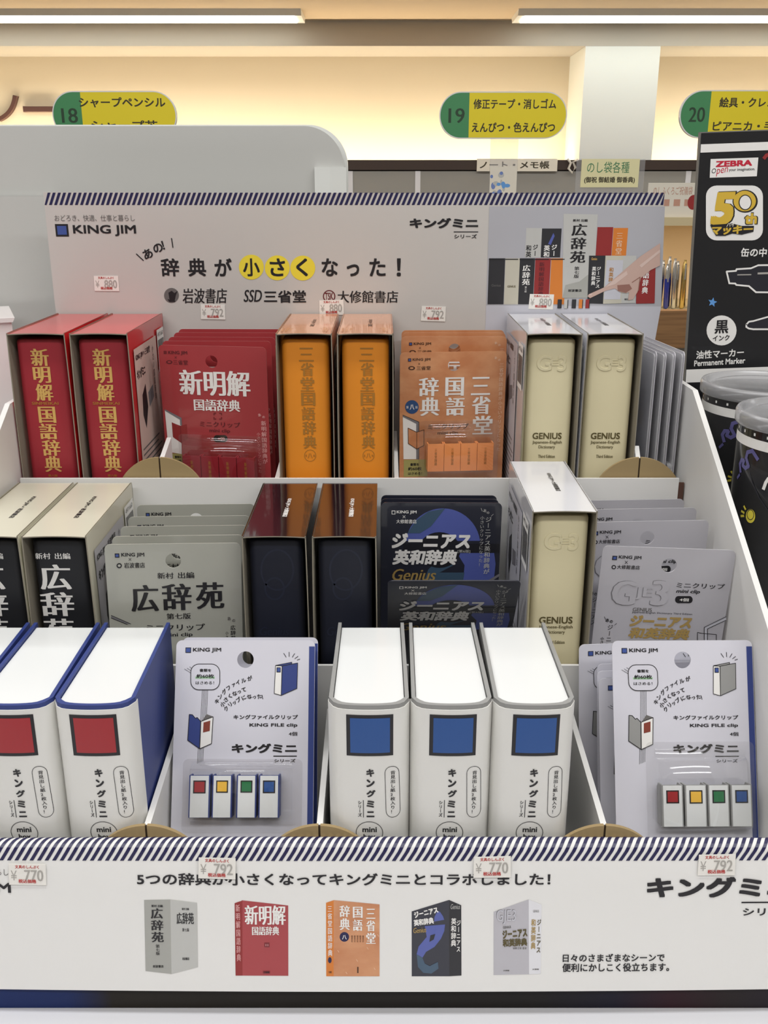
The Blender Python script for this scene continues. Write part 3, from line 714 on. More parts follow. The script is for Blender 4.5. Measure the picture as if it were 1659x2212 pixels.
def boxed_book(x0, x1, zt, floor, label, group, case, book, yfront, prints, case_prints=None, rot=0.0):
    W = x1 - x0; H = zt - floor; t = .0009
    M = TM((x0 + x1) / 2, yfront, floor) @ Matrix.Rotation(rot, 4, 'Z')
    r = thing('boxed_dictionary', label, 'boxed dictionary', M, group)
    b = MB(); h = W / 2; D = BD
    # slipcase: shell bowed slightly outwards at its mouth, grey board inside
    def bowed(z): return .0007 * (1 - ((z - H / 2) / (H / 2)) ** 2)
    N = 10
    for s in (-1, 1):
        for i in range(N):
            z0, z1 = H * i / N, H * (i + 1) / N
            f0, f1 = s * (h - .0007 + bowed(z0)), s * (h - .0007 + bowed(z1)); k0 = s * (h - .0007)
            o = [(f0, 0, z0), (f1, 0, z1), (k0, D, z1), (k0, D, z0)]
            q = [(a - s * t, y, z) for a, y, z in o]
            fo = [(0, 1, 2, 3)] if s < 0 else [(3, 2, 1, 0)]
            b.add(o, fo, case); b.add(q, [f[::-1] for f in fo], 'board_edge'); b.add([o[0], o[1], q[1], q[0]], [(0, 1, 2, 3)], 'board_edge')
    for i in range(N):
        a0, a1 = -h + .0007 + (W - .0014) * i / N, -h + .0007 + (W - .0014) * (i + 1) / N
        zz = lambda a: H - .0009 + .0009 * (1 - (a / h) ** 2)
        o = [(a0, 0, zz(a0)), (a1, 0, zz(a1)), (a1, D, H - .0009), (a0, D, H - .0009)]; q = [(a, y, z - t) for a, y, z in o]
        b.add(o, [(0, 1, 2, 3)], case, True); b.add(q, [(3, 2, 1, 0)], 'board_edge'); b.add([o[0], o[1], q[1], q[0]], [(3, 2, 1, 0)], 'board_edge')
    b.box(-h + .0007, h - .0007, 0, D, 0, t, case); b.box(-h + .0007, h - .0007, D - t, D, 0, H - .001, case)
    if case_prints: case_prints(b, M, W, H)
    b.build('slipcase', r)
    b = MB(); w = h - .0042; rr = .0055; poly = [(-w, D - .002), (-w, REC + rr)]
    poly += [(-w + rr - rr * cos(radians(a)), REC + rr - rr * sin(radians(a))) for a in range(0, 91, 15)]
    poly += [(w - rr + rr * sin(radians(a)), REC + rr - rr * cos(radians(a))) for a in range(0, 91, 15)] + [(w, D - .002)]
    zt_ = H - .0066
    loft(b, poly, [(.0012, 0), (zt_ - .0028, 0), (zt_ - .0012, .0005), (zt_ - .0003, .0016), (zt_, .003)], book)
    prints(b, M, W, H)
    b.build('book', r)
    return r, M


def spine_print(b, M): return Print(b, M, (0, REC, 0))
def top_text(b, H, txt, m, u0, u1, w=.0046):
    p = Print(b, None, (.0035, 0, H - .0004), (0, -1, 0), (1, 0, 0)); p.text_m(txt, -u1, -w / 2, -u0, w / 2, m, 'b')
def side_label(b, side, W, H, ground, dark, publisher):
    """printed panel with small type and a bar code on the case's side"""
    o = ((W / 2) if side > 0 else (-W / 2), 0, 0); U = (0, 1, 0) if side > 0 else (0, -1, 0)
    p = Print(b, None, o, U, (0, 0, 1), lambda u: .0004)
    f = (lambda u: u) if side > 0 else (lambda u: u - BD)
    p.rect_m(f(.012), .012, f(.098), H - .016, ground, 0, 6)
    a, c = f(.017), f(.07)
    p.text_m('KING JIM × ' + publisher, a, H - .028, c, H - .021, dark, 'b'); p.text_m('キングミニ', a, H - .044, f(.047), H - .035, dark, 'h')
    p.poly_m([(f(.030), H - .060), (f(.044), H - .052), (f(.048), H - .074), (f(.036), H - .092), (f(.028), H - .078)], 'ink', 1)
    p.poly_m([(f(.052), H - .062), (f(.072), H - .058), (f(.074), H - .070), (f(.054), H - .076)], 'silver_ink', 1)
    for i in range(11):
        v = .020 + .0052 * i; p.rect_m(f(.018), v, f(.018 + .075 * (1 - .25 * ((i * 7) % 4) / 4)), v + .0016, 'ink_grey', 1, 3)
    p.vert_m('小さい国語辞典', f(.078), H - .075, f(.084), H - .022, dark, 'r')
    p.rect_m(f(.103), H - .052, f(.132), H - .012, 'white_paper', 1, 2)
    for i in range(17):
        u = .1055 + .00148 * i; p.rect_m(f(u), H - .047, f(u + (.0009 if i % 3 else .0005)), H - .022, 'ink', 2)
    p.text_m('4971660', f(.106), H - .019, f(.129), H - .015, 'ink', 'r', 2)


def red_spine(b, M, W, H):
    p = spine_print(b, M).crop(0, 660, 3.95)
    for ch, x0, y0, x1, y1 in (('新', 790, 368, 945, 515), ('明', 808, 522, 958, 660), ('解', 828, 668, 975, 812), ('国', 846, 862, 994, 1000), ('語', 852, 1006, 1005, 1140), ('辞', 875, 1146, 1028, 1282), ('典', 890, 1284, 1035, 1418)):
        p.T(ch, x0, y0, x1, y1, 'gold', 'm')
    p.T('SINMEIKAI', 792, 822, 1020, 846, 'gold_dark', 'n'); p.T('第八版', 920, 1440, 1000, 1460, 'gold_dark', 'n')
def red_case(b, M, W, H): side_label(b, 1, W, H, 'skin_light', 'ink', '三省堂')
def orange_spine(b, M, W, H):
    p = spine_print(b, M).crop(320, 660, 4.1475)
    for ch, x0, y0, x1, y1 in (('三', 1350, 378, 1484, 500), ('省', 1364, 512, 1486, 630), ('堂', 1366, 642, 1490, 768), ('国', 1372, 780, 1498, 895), ('語', 1376, 908, 1498, 1026), ('辞', 1384, 1036, 1506, 1156), ('典', 1390, 1166, 1510, 1280)):
        p.T(ch, x0, y0, x1, y1, 'gold_dark', 'm')
    n = 26; q = circ(1452, 1343, 51, 51, n)
    p.L(q, 5, 'gold_dark', 1, True); p.T('八', 1430, 1322, 1474, 1366, 'gold_dark', 'n'); p.T('第', 1408, 1334, 1424, 1354, 'gold_dark', 'n'); p.T('版', 1480, 1334, 1496, 1354, 'gold_dark', 'n')
def orange_case(b, M, W, H):
    top_text(b, H, 'KING JIM × 三省堂', 'brown_ink', .045, .092)
    p = Print(b, None, (0, 0, H - .0006), (1, 0, 0), (0, 1, 0))
    for i in range(13): p.rect_m(-W * .42 + i * W * .065, .010, -W * .42 + i * W * .065 + .0016 + .0006 * (i % 3), .034 + .004 * (i % 2), 'amber_card', 1)
    side_label(b, 1, W, H, 'photo_cream', 'brown_ink', '三省堂'); side_label(b, -1, W, H, 'photo_cream', 'brown_ink', '三省堂')
def emboss(b, M, crop, items, m, depth=.0005):
    for t, x0, y0, x1, y1 in items:
        p = spine_print(MB(), M).crop(*crop); u0, v0, u1, v1 = p.bb(x0, y0, x1, y1)
        c = bpy.data.curves.new('relief', 'FONT'); c.body = t; c.extrude = .02; c.bevel_depth = .030; c.bevel_resolution = 2; c.resolution_u = 6; c.offset = 0
        o = bpy.data.objects.new('relief', c); me = o.to_mesh()
        vv = [tuple(v.co) for v in me.vertices]; ff = [tuple(q.vertices) for q in me.polygons]; o.to_mesh_clear(); bpy.data.objects.remove(o)
        a0, a1, b0, b1 = min(v[0] for v in vv), max(v[0] for v in vv), min(v[1] for v in vv), max(v[1] for v in vv); zm = max(v[2] for v in vv)
        b.add([(u0 + (x - a0) / (a1 - a0) * (u1 - u0), REC - max(z, -.001) / zm * depth, v0 + (y - b0) / (b1 - b0) * (v1 - v0)) for x, y, z in vv], ff, m, True)
def cream_spine(b, M, W, H):
    k = (1060, 660, 3.77); p = spine_print(b, M).crop(*k)
    emboss(b, M, k, [('G', 860, 405, 985, 535), ('3', 1030, 408, 1104, 540), ('E', 968, 440, 1040, 490)], 'cream_book')
    p.T('GENIUS', 815, 1035, 1052, 1087, 'olive_ink', 'b'); p.T('Japanese-English', 812, 1100, 1052, 1130, 'olive_ink', 'n'); p.T('Dictionary', 862, 1138, 996, 1170, 'olive_ink', 'n'); p.T('Third Edition', 857, 1215, 993, 1240, 'olive_ink', 'n')
def white_case(b, M, W, H):
    top_text(b, H, 'KING JIM × 大修館書店', 'ink', .050, .100); side_label(b, -1, W, H, 'photo_floor', 'ink', '大修館書店'); side_label(b, 1, W, H, 'photo_floor', 'ink', '大修館書店')
def stone_spine(b, M, W, H):
    p = spine_print(b, M).crop(0, 1010, 3.95)
    p.T('新村', 302, 728, 432, 780, 'ink_white', 'n'); p.T('出編', 468, 728, 600, 780, 'ink_white', 'n')
    for ch, x0, y0, x1, y1 in (('広', 338, 826, 606, 1040), ('辞', 350, 1062, 634, 1266), ('苑', 374, 1288, 642, 1480)): p.T(ch, x0, y0, x1, y1, 'ink_white', 'm')
    p.V_('第七版', 480, 1500, 560, 1660, 'ink_white', 'n')
def stone_case(b, M, W, H):
    top_text(b, H, 'KING JIM × 岩波書店', 'ink', .042, .098); side_label(b, 1, W, H, 'silver_card', 'ink', '岩波書店')
def night_spine(b, M, W, H):
    k = (220, 1040, 3.456)
    p = spine_print(b, M).crop(*k); p.L(circ(1310, 660, 120, 150, 30), 14, 'navy_emboss', 0, True); p.L(circ(1290, 800, 70, 80, 24), 14, 'navy_emboss', 0, True)
    p.T('Genius', 1180, 1085, 1400, 1150, 'navy_emboss', 'n', 1, .25)
def night_case(b, M, W, H): top_text(b, H, 'KING JIM × 大修館書店', 'ink_white', .045, .092)


zt3 = 1.2345
rb, _ = boxed_book(-.3245, -.2732, zt3, F3, 'red boxed dictionary with gold spine lettering, against the stand side wall', 'red boxed dictionaries', 'red_case', 'red_book', Y3, lambda b, M, W, H: red_spine(b, TM((-.2705 - .2193) / 2, Y3, F3), W, H), red_case)
dup(rb, TM((-.2705 - .2193) / 2, Y3, F3), 'red boxed dictionary with gold spine lettering, showing the printed panel on its side')
ob, _ = boxed_book(-.0936, -.0440, zt3, F3, 'orange boxed dictionary next to the stack of red clip cards', 'orange boxed dictionaries', 'orange_case', 'orange_book', Y3, orange_spine, orange_case)
dup(ob, TM((-.0410 + .0086) / 2, Y3, F3), 'orange boxed dictionary next to the stack of orange clip cards')
wbk, MW = boxed_book(.1736, .2233, zt3, F3, 'white boxed dictionary with cream spine beside the clear packs seen edge-on', 'white boxed dictionaries', 'white_case', 'cream_book', Y3, cream_spine, white_case)
dup(wbk, TM((.1214 + .1711) / 2, Y3, F3), 'white boxed dictionary with cream spine beside the orange clip cards, back tier')
dup(wbk, TM((.1092 + .1589) / 2, Y2, F2 + .0108), 'white boxed dictionary with cream spine standing alone beside the silver clip cards')
sb, _ = boxed_book(-.2717, -.2217, 1.1065, F2, 'stone-grey boxed dictionary with black spine beside the grey clip cards', 'stone-grey boxed dictionaries', 'stone_case', 'black_book', Y2, stone_spine, stone_case)
dup(sb, TM(-.2978, Y2, F2), 'stone-grey boxed dictionary with black spine, pressed against the stand side wall')
nb, _ = boxed_book(-.1070, -.0576, 1.1065, F2, 'dark glossy boxed dictionary beside the grey clip cards', 'dark boxed dictionaries', 'night_case', 'navy_book', Y2, night_spine, night_case)
dup(nb, TM(-.0298, Y2, F2), 'dark glossy boxed dictionary beside the dark blue clip cards')

# ================================================================== CLIP CARDS
CW, CH = .1015, .152


def place(px, py, Y, lean=0, roll=0, yaw=0):
    q = at(px, py, Y)
    return Matrix.Translation(q) @ Matrix.Rotation(radians(yaw), 4, 'Z') @ Matrix.Rotation(radians(-lean), 4, 'X') @ Matrix.Rotation(radians(roll), 4, 'Y') @ TM(0, 0, -CH)


def card_body(m, hole, hr, w=CW, back=None):
    b = MB(); out = rrect(-w / 2, 0, w / 2, CH, .0042, 5)
    b.holed(out, circ(hole[0], hole[1], hr, hr, 26), 0, .0009, m)
    return b


def blister(parent, x0, x1, z0, z1, d, dome=.012, m='clear_film'):
    """clear moulded cover: domed top, flat front, flange on the card"""
    b = MB(); n = 8
    prof = [(0, z1 + dome * 1.6)] + [(-d * sin(radians(90 * i / n)), z1 + dome * (1.25 - 1.15 * (1 - cos(radians(90 * i / n))))) for i in range(1, n + 1)] + [(-d, z0), (-d * .5, z0 - .003), (-.0006, z0 - .006)]
    v = []
    for k, x in enumerate((x0, x0 + .0015, x1 - .0015, x1)):
        s = .0 if k in (0, 3) else 1
        v += [(x, min(y * (.15 if not s else 1), -.0006), z) for y, z in prof]
    N = len(prof)
    b.add(v, [(a * N + i, a * N + i + 1, (a + 1) * N + i + 1, (a + 1) * N + i) for a in range(3) for i in range(N - 1)], m, True)
    b.prism(rrect(x0 - .006, max(z0 - .012, .002), x1 + .006, z1 + dome * 2.0, .004), -.0012, -.0006, m, 'y')
    return b.build('blister', parent)


def mini_clip(parent, x0, x1, z0, z1, d, body, inner, face=None, square=None, title=None):
    b = MB(); t = .0011
    b.box(x0, x1, -d, -d + t, z0, z1, body)                                     # spine
    b.prism([(-d + t, z0), (-.0012, z0), (-.0012, z1 - .003), (-.004, z1), (-d + t, z1)], x0, x0 + t, body, 'x')
    b.prism([(-d + t, z0), (-.0012, z0), (-.0012, z1 - .003), (-.004, z1), (-d + t, z1)], x1 - t, x1, body, 'x')
    b.box(x0 + t, x1 - t, -d + t + .002, -.003, z0 + .001, z1 - .006, inner)
    o = b.build('mini_clip', parent)
    p = None
    if face or title:
        b2 = b if False else MB(); p = Print(b2, None, (0, -d, 0)); w = x1 - x0
        if face:
            b2.box(x0 + .0009, x1 - .0009, -d - .0004, -d - .00005, z0 + .0003, z1 - .0003, face)
            p = Print(b2, None, (0, -d - .0004, 0)); c = (x0 + x1) / 2; k = w * .30
            p.rect_m(c - k, z1 - .0035 - 2 * k, c + k, z1 - .0035, 'ink', 1); p.rect_m(c - k * .8, z1 - .0035 - 1.8 * k, c + k * .8, z1 - .0035 - .2 * k, square, 2)
        else: p.vert_m(title[0], (x0 + x1) / 2 - .0013, z0 + .006, (x0 + x1) / 2 + .0013, z1 - .004, title[1], 'n')
        b2.build('spine_label', o)
    return o


def logo(p, x0, y0, x1, y1, txt, ink, sq, x_, pub, em=None):
    """frame square + maker name, cross, publisher. all in crop coordinates"""
    p.R(x0, y0, x1, y1, ink if sq != ink else ink, 1); k = (x1 - x0) * .18
    p.R(x0 + k, y0 + k, x1 - k, y1 - k, sq, 2)
    p.T('KING JIM', *txt, ink, 'b')
    if x_:
        cx, cy, s = x_; p.L([(cx - s, cy - s), (cx + s, cy + s)], s * .35, ink); p.L([(cx - s, cy + s), (cx + s, cy - s)], s * .35, ink)
    if pub: p.T(pub[0], *pub[1:], ink, 'n')
    if em: p.E(em[0], em[1], em[2], ink, 1, em[3] if len(em) > 3 else None); p.E(em[0], em[1], em[2] * .55, em[4] if len(em) > 4 else ink, 2, (em[3] if len(em) > 3 else em[2]) * .5)


def stack_card(proto_card, M, label, group):
    t = thing('clip_card', label, 'clip card', M, group)
    c = proto_card.copy(); COL.objects.link(c); c.parent = t
    return t


# ---- red cards
G = 'red clip cards in a stack'
M = place(457, 747.5, .885, 0, 0, -8); t = thing('clip_card', 'red clip card at the front of its stack, with white lettering and four red clips', 'clip card', M, G)
p0 = Print(MB(), M).crop(320, 660, 4.1475); hu = p0.uv(567, 503)
b = card_body('red_card', hu, .0057); p = Print(b, M).crop(320, 660, 4.1475)
logo(p, 140, 406, 166, 432, (180, 406, 350, 444), 'maroon', 'red_deep', (247, 464, 9), ('三省堂', 225, 488, 356, 530), (190, 506, 28, 16, 'red_card'))
p.T('新明解', 280, 582, 915, 808, 'ink_white', 'm'); p.T('国語辞典', 410, 842, 825, 945, 'ink_white', 'm')
for sx in (-1, 1):
    for sy in (-1, 1): cx, cy = 624 + 34 * sx, 990 + 26 * sy; p.L([(cx, cy - sy * 16), (cx, cy), (cx - sx * 18, cy)], 9, 'red_deep')
p.T('ミニクリップ', 465, 1042, 825, 1090, 'maroon', 'n'); p.T('mini clip', 550, 1105, 735, 1145, 'maroon', 'n')
p.G(rrect(587, 1160, 712, 1224, 30), 'poster_black'); p.T('4個', 622, 1178, 684, 1208, 'pink_ink', 'n', 3)
p.V_('新明解国語辞典が', 1018, 1030, 1066, 1420, 'pink_ink', 'n'); p.V_('小さいクリップになった', 980, 1135, 1012, 1500, 'pink_ink', 'r'); p.C('あ', 998, 980, 30, 20, 'pink_ink'); p.C('の', 1035, 998, 26, 10, 'pink_ink')
p.G([(150, 935), (295, 1015), (300, 1080), (250, 1062), (212, 1045), (222, 1175), (300, 1220), (302, 1330), (186, 1312)], 'ink_white', 1); p.G([(150, 928), (300, 1005), (305, 1078), (288, 1070), (285, 1022), (152, 942)], 'silver_ink', 2)
p.G([(212, 1048), (262, 1085), (345, 1062), (356, 1195), (300, 1232), (226, 1180)], 'photo_red', 2); p.L([(300, 1232), (290, 1080)], 5, 'red_deep', 3)
p.R(186, 1325, 305, 1420, 'olive'); p.T('書類を', 240, 1345, 300, 1368, 'ink', 'b'); p.T('約60枚', 235, 1376, 300, 1400, 'ink', 'b')
redc = b.build('card', t)
pc = Print(MB(), M, (0, -.012, 0)).crop(320, 660, 4.1475); u0, v0 = pc.uv(308, 1345); u1 = pc.uv(950, 1350)[0]; w = (u1 - u0) / 4
for i in range(4): mini_clip(t, u0 + w * i + .0003, u0 + w * (i + 1) - .0003, v0 - .031, v0, .012, 'clip_red', 'clip_dark', None, None, ('新明解国語', 'gold_dark'))
blister(t, u0 - .001, u1 + .001, v0 - .032, v0 + .002, .0135, .008)
for i, (x0, x1, y, Y) in enumerate(((115, 1110, 318, .905), (185, 1130, 283, .924), (245, 1150, 243, .943), (300, 1162, 212, .962))):
    stack_card(redc, place(320 + (x0 + x1) / 2 / 4.1475, 660 + y / 4.1475, Y, 0, 0, -1), ('red clip card, second from the front of its stack', 'red clip card, third from the front of its stack', 'red clip card, fourth from the front of its stack', 'red clip card at the back of its stack, against the header')[i], G)

# ---- orange cards
G = 'orange clip cards in a stack'
M = place(980, 760, .915, 0, 0, 5); t = thing('clip_card', 'orange clip card at the front of its stack, with four bright orange clips', 'clip card', M, G)
k = (700, 660, 3.858); hu = Print(MB(), M).crop(*k).uv(1084, 497)
b = card_body('amber_card', hu, .0058); p = Print(b, M).crop(*k)
logo(p, 699, 440, 727, 467, (738, 438, 886, 465), 'brown_ink', 'logo_blue', (792, 485, 7), ('三省堂', 770, 504, 888, 537), (730, 521, 28, 16, 'amber_card'))
for ch, x0, y0, x1, y1 in (('三', 1225, 595, 1385, 745), ('省', 1230, 755, 1388, 905), ('堂', 1238, 918, 1404, 1072), ('国', 1010, 598, 1166, 752), ('語', 1014, 765, 1172, 916), ('辞', 790, 600, 956, 755), ('典', 800, 765, 962, 918)): p.T(ch, x0, y0, x1, y1, 'ink_white', 'm')
p.E(732, 845, 57, 'seal_blue'); p.T('八', 714, 824, 752, 866, 'ink_white', 'm', 3); p.T('第', 684, 836, 704, 858, 'ink_white', 'r', 3); p.T('版', 760, 836, 780, 858, 'ink_white', 'r', 3)
p.T('ミニクリップ', 865, 985, 1205, 1030, 'brown_ink', 'n'); p.T('mini clip', 945, 1045, 1116, 1082, 'brown_ink', 'n')
p.G([(656, 920), (768, 985), (768, 1280), (662, 1280)], 'ink_white', 1); p.G([(656, 914), (790, 972), (790, 1280), (768, 1280), (768, 985), (656, 928)], 'silver_ink', 2); p.L([(656, 912), (790, 970), (790, 1280)], 4, 'ink', 3)
p.G([(700, 1020), (772, 1055), (832, 1035), (832, 1165), (772, 1195), (702, 1150)], 'amber_card', 3); p.L([(700, 1020), (772, 1055), (832, 1035), (832, 1165), (772, 1195), (702, 1150)], 5, 'brown_ink', 4, True); p.L([(772, 1055), (772, 1195)], 5, 'brown_ink', 4)
p.R(664, 1284, 862, 1425, 'olive'); p.T('書類を', 718, 1312, 792, 1336, 'ink', 'b'); p.T('約60枚', 700, 1345, 814, 1374, 'ink', 'b'); p.T('はさめる！', 700, 1388, 816, 1410, 'ink', 'b')
p.V_('三省堂国語辞典が小さいクリップになった', 1448, 475, 1484, 1215, 'peach_ink', 'n'); p.C('あ', 1430, 435, 26, 18, 'peach_ink'); p.C('の', 1460, 452, 22, 8, 'peach_ink')
orc = b.build('card', t)
pc = Print(MB(), M, (0, -.013, 0)).crop(*k); u0, v0 = pc.uv(860, 1385); u1, v1 = pc.uv(1416, 1145); w = (u1 - u0) / 4; v1 = v0 + (v1 - v0)
for i in range(4): mini_clip(t, u0 + w * i + .0002, u0 + w * (i + 1) - .0002, v0, v1, .013, 'orange_clip', 'clip_dark', None, None, ('三省堂国語', 'gold_dark'))
blister(t, u0 - .001, u1 + .001, v0 - .001, v1 + .002, .0145, .009)
for i, (x0, x1, y, Y) in enumerate(((650, 1518, 258, .937), (655, 1508, 226, .954), (660, 1490, 206, .966))):
    stack_card(orc, place(700 + (x0 + x1) / 2 / 3.858, 660 + y / 3.858, Y, 0, 0, 1), ('orange clip card, second from the front, glare along its top edge', 'orange clip card, third from the front of its stack', 'orange clip card at the back of its stack, against the header')[i], G)

# ---- clear packs turned edge-on beside the white boxes
G = 'silver packs turned edge-on'
lb = ('silver clip pack turned edge-on, touching the white boxed dictionary', 'silver clip pack turned edge-on, second from the white boxed dictionary', 'silver clip pack turned edge-on, third from the white boxed dictionary', 'silver clip pack turned edge-on, fourth from the white boxed dictionary')
edge = None
for i, (X, Y, yaw, roll, zt) in enumerate(((.2349, .905, -84, 0, 1.2155), (.2427, .903, -84, 0, 1.2150), (.2505, .902, -84, 0, 1.2155), (.2583, .901, -84, 0, 1.2160))):
    M = TM(X, Y, zt - CH) @ Matrix.Rotation(radians(yaw), 4, 'Z') @ Matrix.Rotation(radians(0), 4, 'X')
    if edge is None:
        edge = thing('clip_card', lb[0], 'clip card', M, G)
        b = card_body('silver_card', (0, CH - .016, ), .0058, .098); p = Print(b, None)
        p.text_m('KING JIM', -.034, CH - .016, -.016, CH - .012, 'ink', 'b'); p.text_m('ジーニアス', -.025, .08, .03, .095, 'gold_foil', 'h'); p.rect_m(-.04, .1, -.02, .13, 'silver_ink', 1); b.build('card', edge)
        b = MB(); x0, x1 = -.0485, .0485
        for z0, z1, d in ((.004, .150, .0018), (.004, .050, .0054)):
            b.prism(rrect(x0, z0, x1, z1, .003, 4), -d, -.0003, 'frosted_film', 'y')
        b.build('blister', edge)
    else: dup(edge, M, lb[i])

# ---- stone-grey cards
G = 'grey clip cards in a stack'
k = (220, 1040, 3.456)
M = place(373.5, 1174.5, .689, 0, 1.5, 6); t = thing('clip_card', 'grey clip card at the front of its stack with large black lettering', 'clip card', M, G)
hu = Print(MB(), M).crop(*k).uv(533, 592)
b = card_body('stone_card', hu, .0059); p = Print(b, M).crop(*k)
logo(p, 97, 537, 131, 568, (145, 532, 317, 567), 'ink', 'logo_blue', (210, 582, 9), ('岩波書店', 165, 605, 322, 645), (130, 628, 20, 19, 'stone_card'))
p.T('新村', 414, 680, 536, 725, 'ink', 'n'); p.T('出編', 568, 676, 690, 722, 'ink', 'n')
for ch, x0, y0, x1, y1 in (('広', 216, 772, 424, 970), ('辞', 450, 762, 670, 960), ('苑', 700, 752, 914, 950)): p.T(ch, x0, y0, x1, y1, 'ink', 'm')
p.T('第七版', 483, 983, 664, 1026, 'ink', 'n'); p.T('ミニクリップ', 330, 1064, 770, 1114, 'ink', 'n'); p.T('mini clip', 462, 1128, 678, 1164, 'ink', 'n')
p.V_('広辞苑が小さい', 962, 1070, 1002, 1340, 'ink', 'n'); p.V_('小さいクリップ', 924, 1115, 948, 1330, 'ink', 'r'); p.C('あ', 950, 1022, 28, 8, 'ink_grey'); p.C('の', 984, 1036, 26, -8, 'ink_grey')
p.G([(70, 1000), (214, 1062), (190, 1064), (70, 1016)], 'silver_ink'); p.L([(70, 998), (216, 1062)], 4); p.L([(70, 1018), (190, 1066)], 4)
stc = b.build('card', t)
for i, (cx, cy, Y) in enumerate(((570, 405, .712), (615, 332, .741), (652, 260, .775), (702, 172, .806))):
    stack_card(stc, place(220 + cx / 3.456, 1040 + cy / 3.456, Y, 0, 1, 5), ('grey clip card, second from the front of its stack', 'grey clip card, third from the front of its stack', 'grey clip card, fourth from the front of its stack', 'grey clip card at the back of its stack, against the white riser')[i], G)

# ---- dark blue cards
G = 'dark blue clip cards'
k = (660, 1010, 3.318)
M = place(660 + 976 / 3.318, 1010 + 252 / 3.318, .775, 0, .3, 0); t = thing('clip_card', 'dark blue clip card standing upright in front of its stack, ring pattern visible', 'clip card', M, G)
hu = Print(MB(), M).crop(*k).uv(975, 370)
b = card_body('night_card', hu, .0058); p = Print(b, M).crop(*k)
def ring(cx, cy, r0, r1, a0, a1): return [(cx + r1 * cos(radians(a)), cy + r1 * sin(radians(a))) for a in range(a0, a1 + 1, 6)] + [(cx + r0 * cos(radians(a)), cy + r0 * sin(radians(a))) for a in range(a1, a0 - 1, -6)]
p.G([(cx, cy) for cx, cy in circ(985, 560, 268, 268, 48) if cy <= 545][::1], 'blue_ring', 0); p.G(circ(960, 590, 150, 128), 'dark_band', 1)
p.G([(1000, 292), (880, 315), (790, 380), (730, 470), (820, 470), (900, 420)], 'teal_ring', 1)
p.G([(1085, 612), (1352, 612), (1362, 690), (1350, 806), (1130, 806), (1140, 700)], 'blue_ring', 0); p.G([(1085, 612), (1000, 612), (880, 730), (850, 806), (1130, 806), (1140, 752), (960, 752), (1060, 700)], 'teal_ring', 0)
p.R(700, 545, 1390, 608, 'dark_band', 1)
logo(p, 617, 307, 644, 335, (653, 307, 796, 334), 'ink_white', 'night_card', (706, 352, 9), ('大修館書店', 650, 371, 796, 400))
p.T('ジーニアス', 618, 470, 1180, 578, 'ink_white', 'h', 3, .2); p.T('英和辞典', 622, 588, 1085, 696, 'ink_white', 'h', 3, .2); p.T('[第6版]', 1090, 588, 1180, 612, 'photo_grey', 'r', 3)
p.T('Genius', 622, 726, 936, 808, 'gold_foil', 'n', 3, .3); p.V_('ジーニアス英和辞典が', 1280, 350, 1326, 765, 'photo_grey', 'n', 3); p.V_('小さいクリップになった！', 1244, 345, 1276, 710, 'photo_grey', 'r', 3)
p.C('あ', 1285, 308, 26, -10, 'photo_grey', 'n', 3); p.C('の', 1308, 322, 22, -20, 'photo_grey', 'n', 3); p.L([(1258, 290), (1266, 312)], 3, 'photo_grey', 3); p.L([(1346, 333), (1330, 348)], 3, 'photo_grey', 3)
p.G([(1310, 806), (1392, 757), (1392, 775), (1345, 806)], 'silver_ink', 2)
nic = b.build('card', t)
for i, (cx, cy, Y) in enumerate(((962, 226, .795), (957, 200, .812))):
    stack_card(nic, place(660 + cx / 3.318, 1010 + cy / 3.318, Y, 0, .2, 0), ('dark blue clip card, second from the white riser, only its top showing', 'dark blue clip card touching the white riser, only its top edge showing')[i], G)
stack_card(nic, place(660 + 1068 / 3.318, 1010 + 813 / 3.318, .684, -33, 0, 0), 'dark blue clip card leaning forward towards the grey file boxes, pale reflections on it', G)

# ---- silver cards
G = 'silver clip cards in a stack'
k = (1080, 970, 3.072)
M = place(1447, 1184, .690, 0, 2.2, 0); t = thing('clip_card', 'silver clip card at the front of its stack with gold lettering', 'clip card', M, G)
hu = Print(MB(), M).crop(*k).uv(1122, 773)
b = card_body('silver_card', hu, .0058); p = Print(b, M).crop(*k)
logo(p, 745, 708, 777, 736, (787, 707, 938, 734), 'ink', 'logo_blue', (838, 751, 9), ('大修館書店', 776, 770, 928, 797), (755, 783, 15, 14, 'silver_card'))
p.T('G', 735, 872, 900, 1038, 'silver_ink', 'm', 1); p.T('G', 742, 874, 903, 1034, 'silver_card', 'm', 2); p.T('JE', 890, 918, 1010, 1002, 'silver_ink', 'm', 1); p.T('JE', 894, 918, 1012, 999, 'silver_card', 'm', 2); p.T('3', 1000, 870, 1118, 1042, 'silver_ink', 'm', 1); p.T('3', 1003, 872, 1122, 1038, 'silver_card', 'm', 2)
p.T('ミニクリップ', 1170, 890, 1492, 925, 'ink', 'n'); p.T('mini clip', 1168, 932, 1327, 962, 'ink', 'b', 2, .2); p.G(rrect(1162, 975, 1278, 1022, 22), 'ink'); p.T('4個', 1190, 988, 1252, 1010, 'ink_white', 'n', 3)
p.T('GENIUS', 880, 1053, 1008, 1077, 'ink_grey', 'n'); p.T('Japanese-English Dictionary Third Edition', 875, 1082, 1276, 1097, 'ink', 'r')
p.T('ジーニアス', 862, 1106, 1272, 1182, 'gold_foil', 'h', 3, .2); p.T('和英辞典', 852, 1186, 1256, 1260, 'gold_foil', 'h', 3, .2)
p.V_('ジーニアス', 702, 1162, 740, 1360, 'ink', 'n'); p.V_('小さい', 662, 1244, 688, 1320, 'ink', 'n'); p.C('あ', 712, 1135, 26, -10); p.C('の', 738, 1143, 24, -20); p.L([(692, 1112), (702, 1132)], 3); p.L([(774, 1156), (760, 1168)], 3)
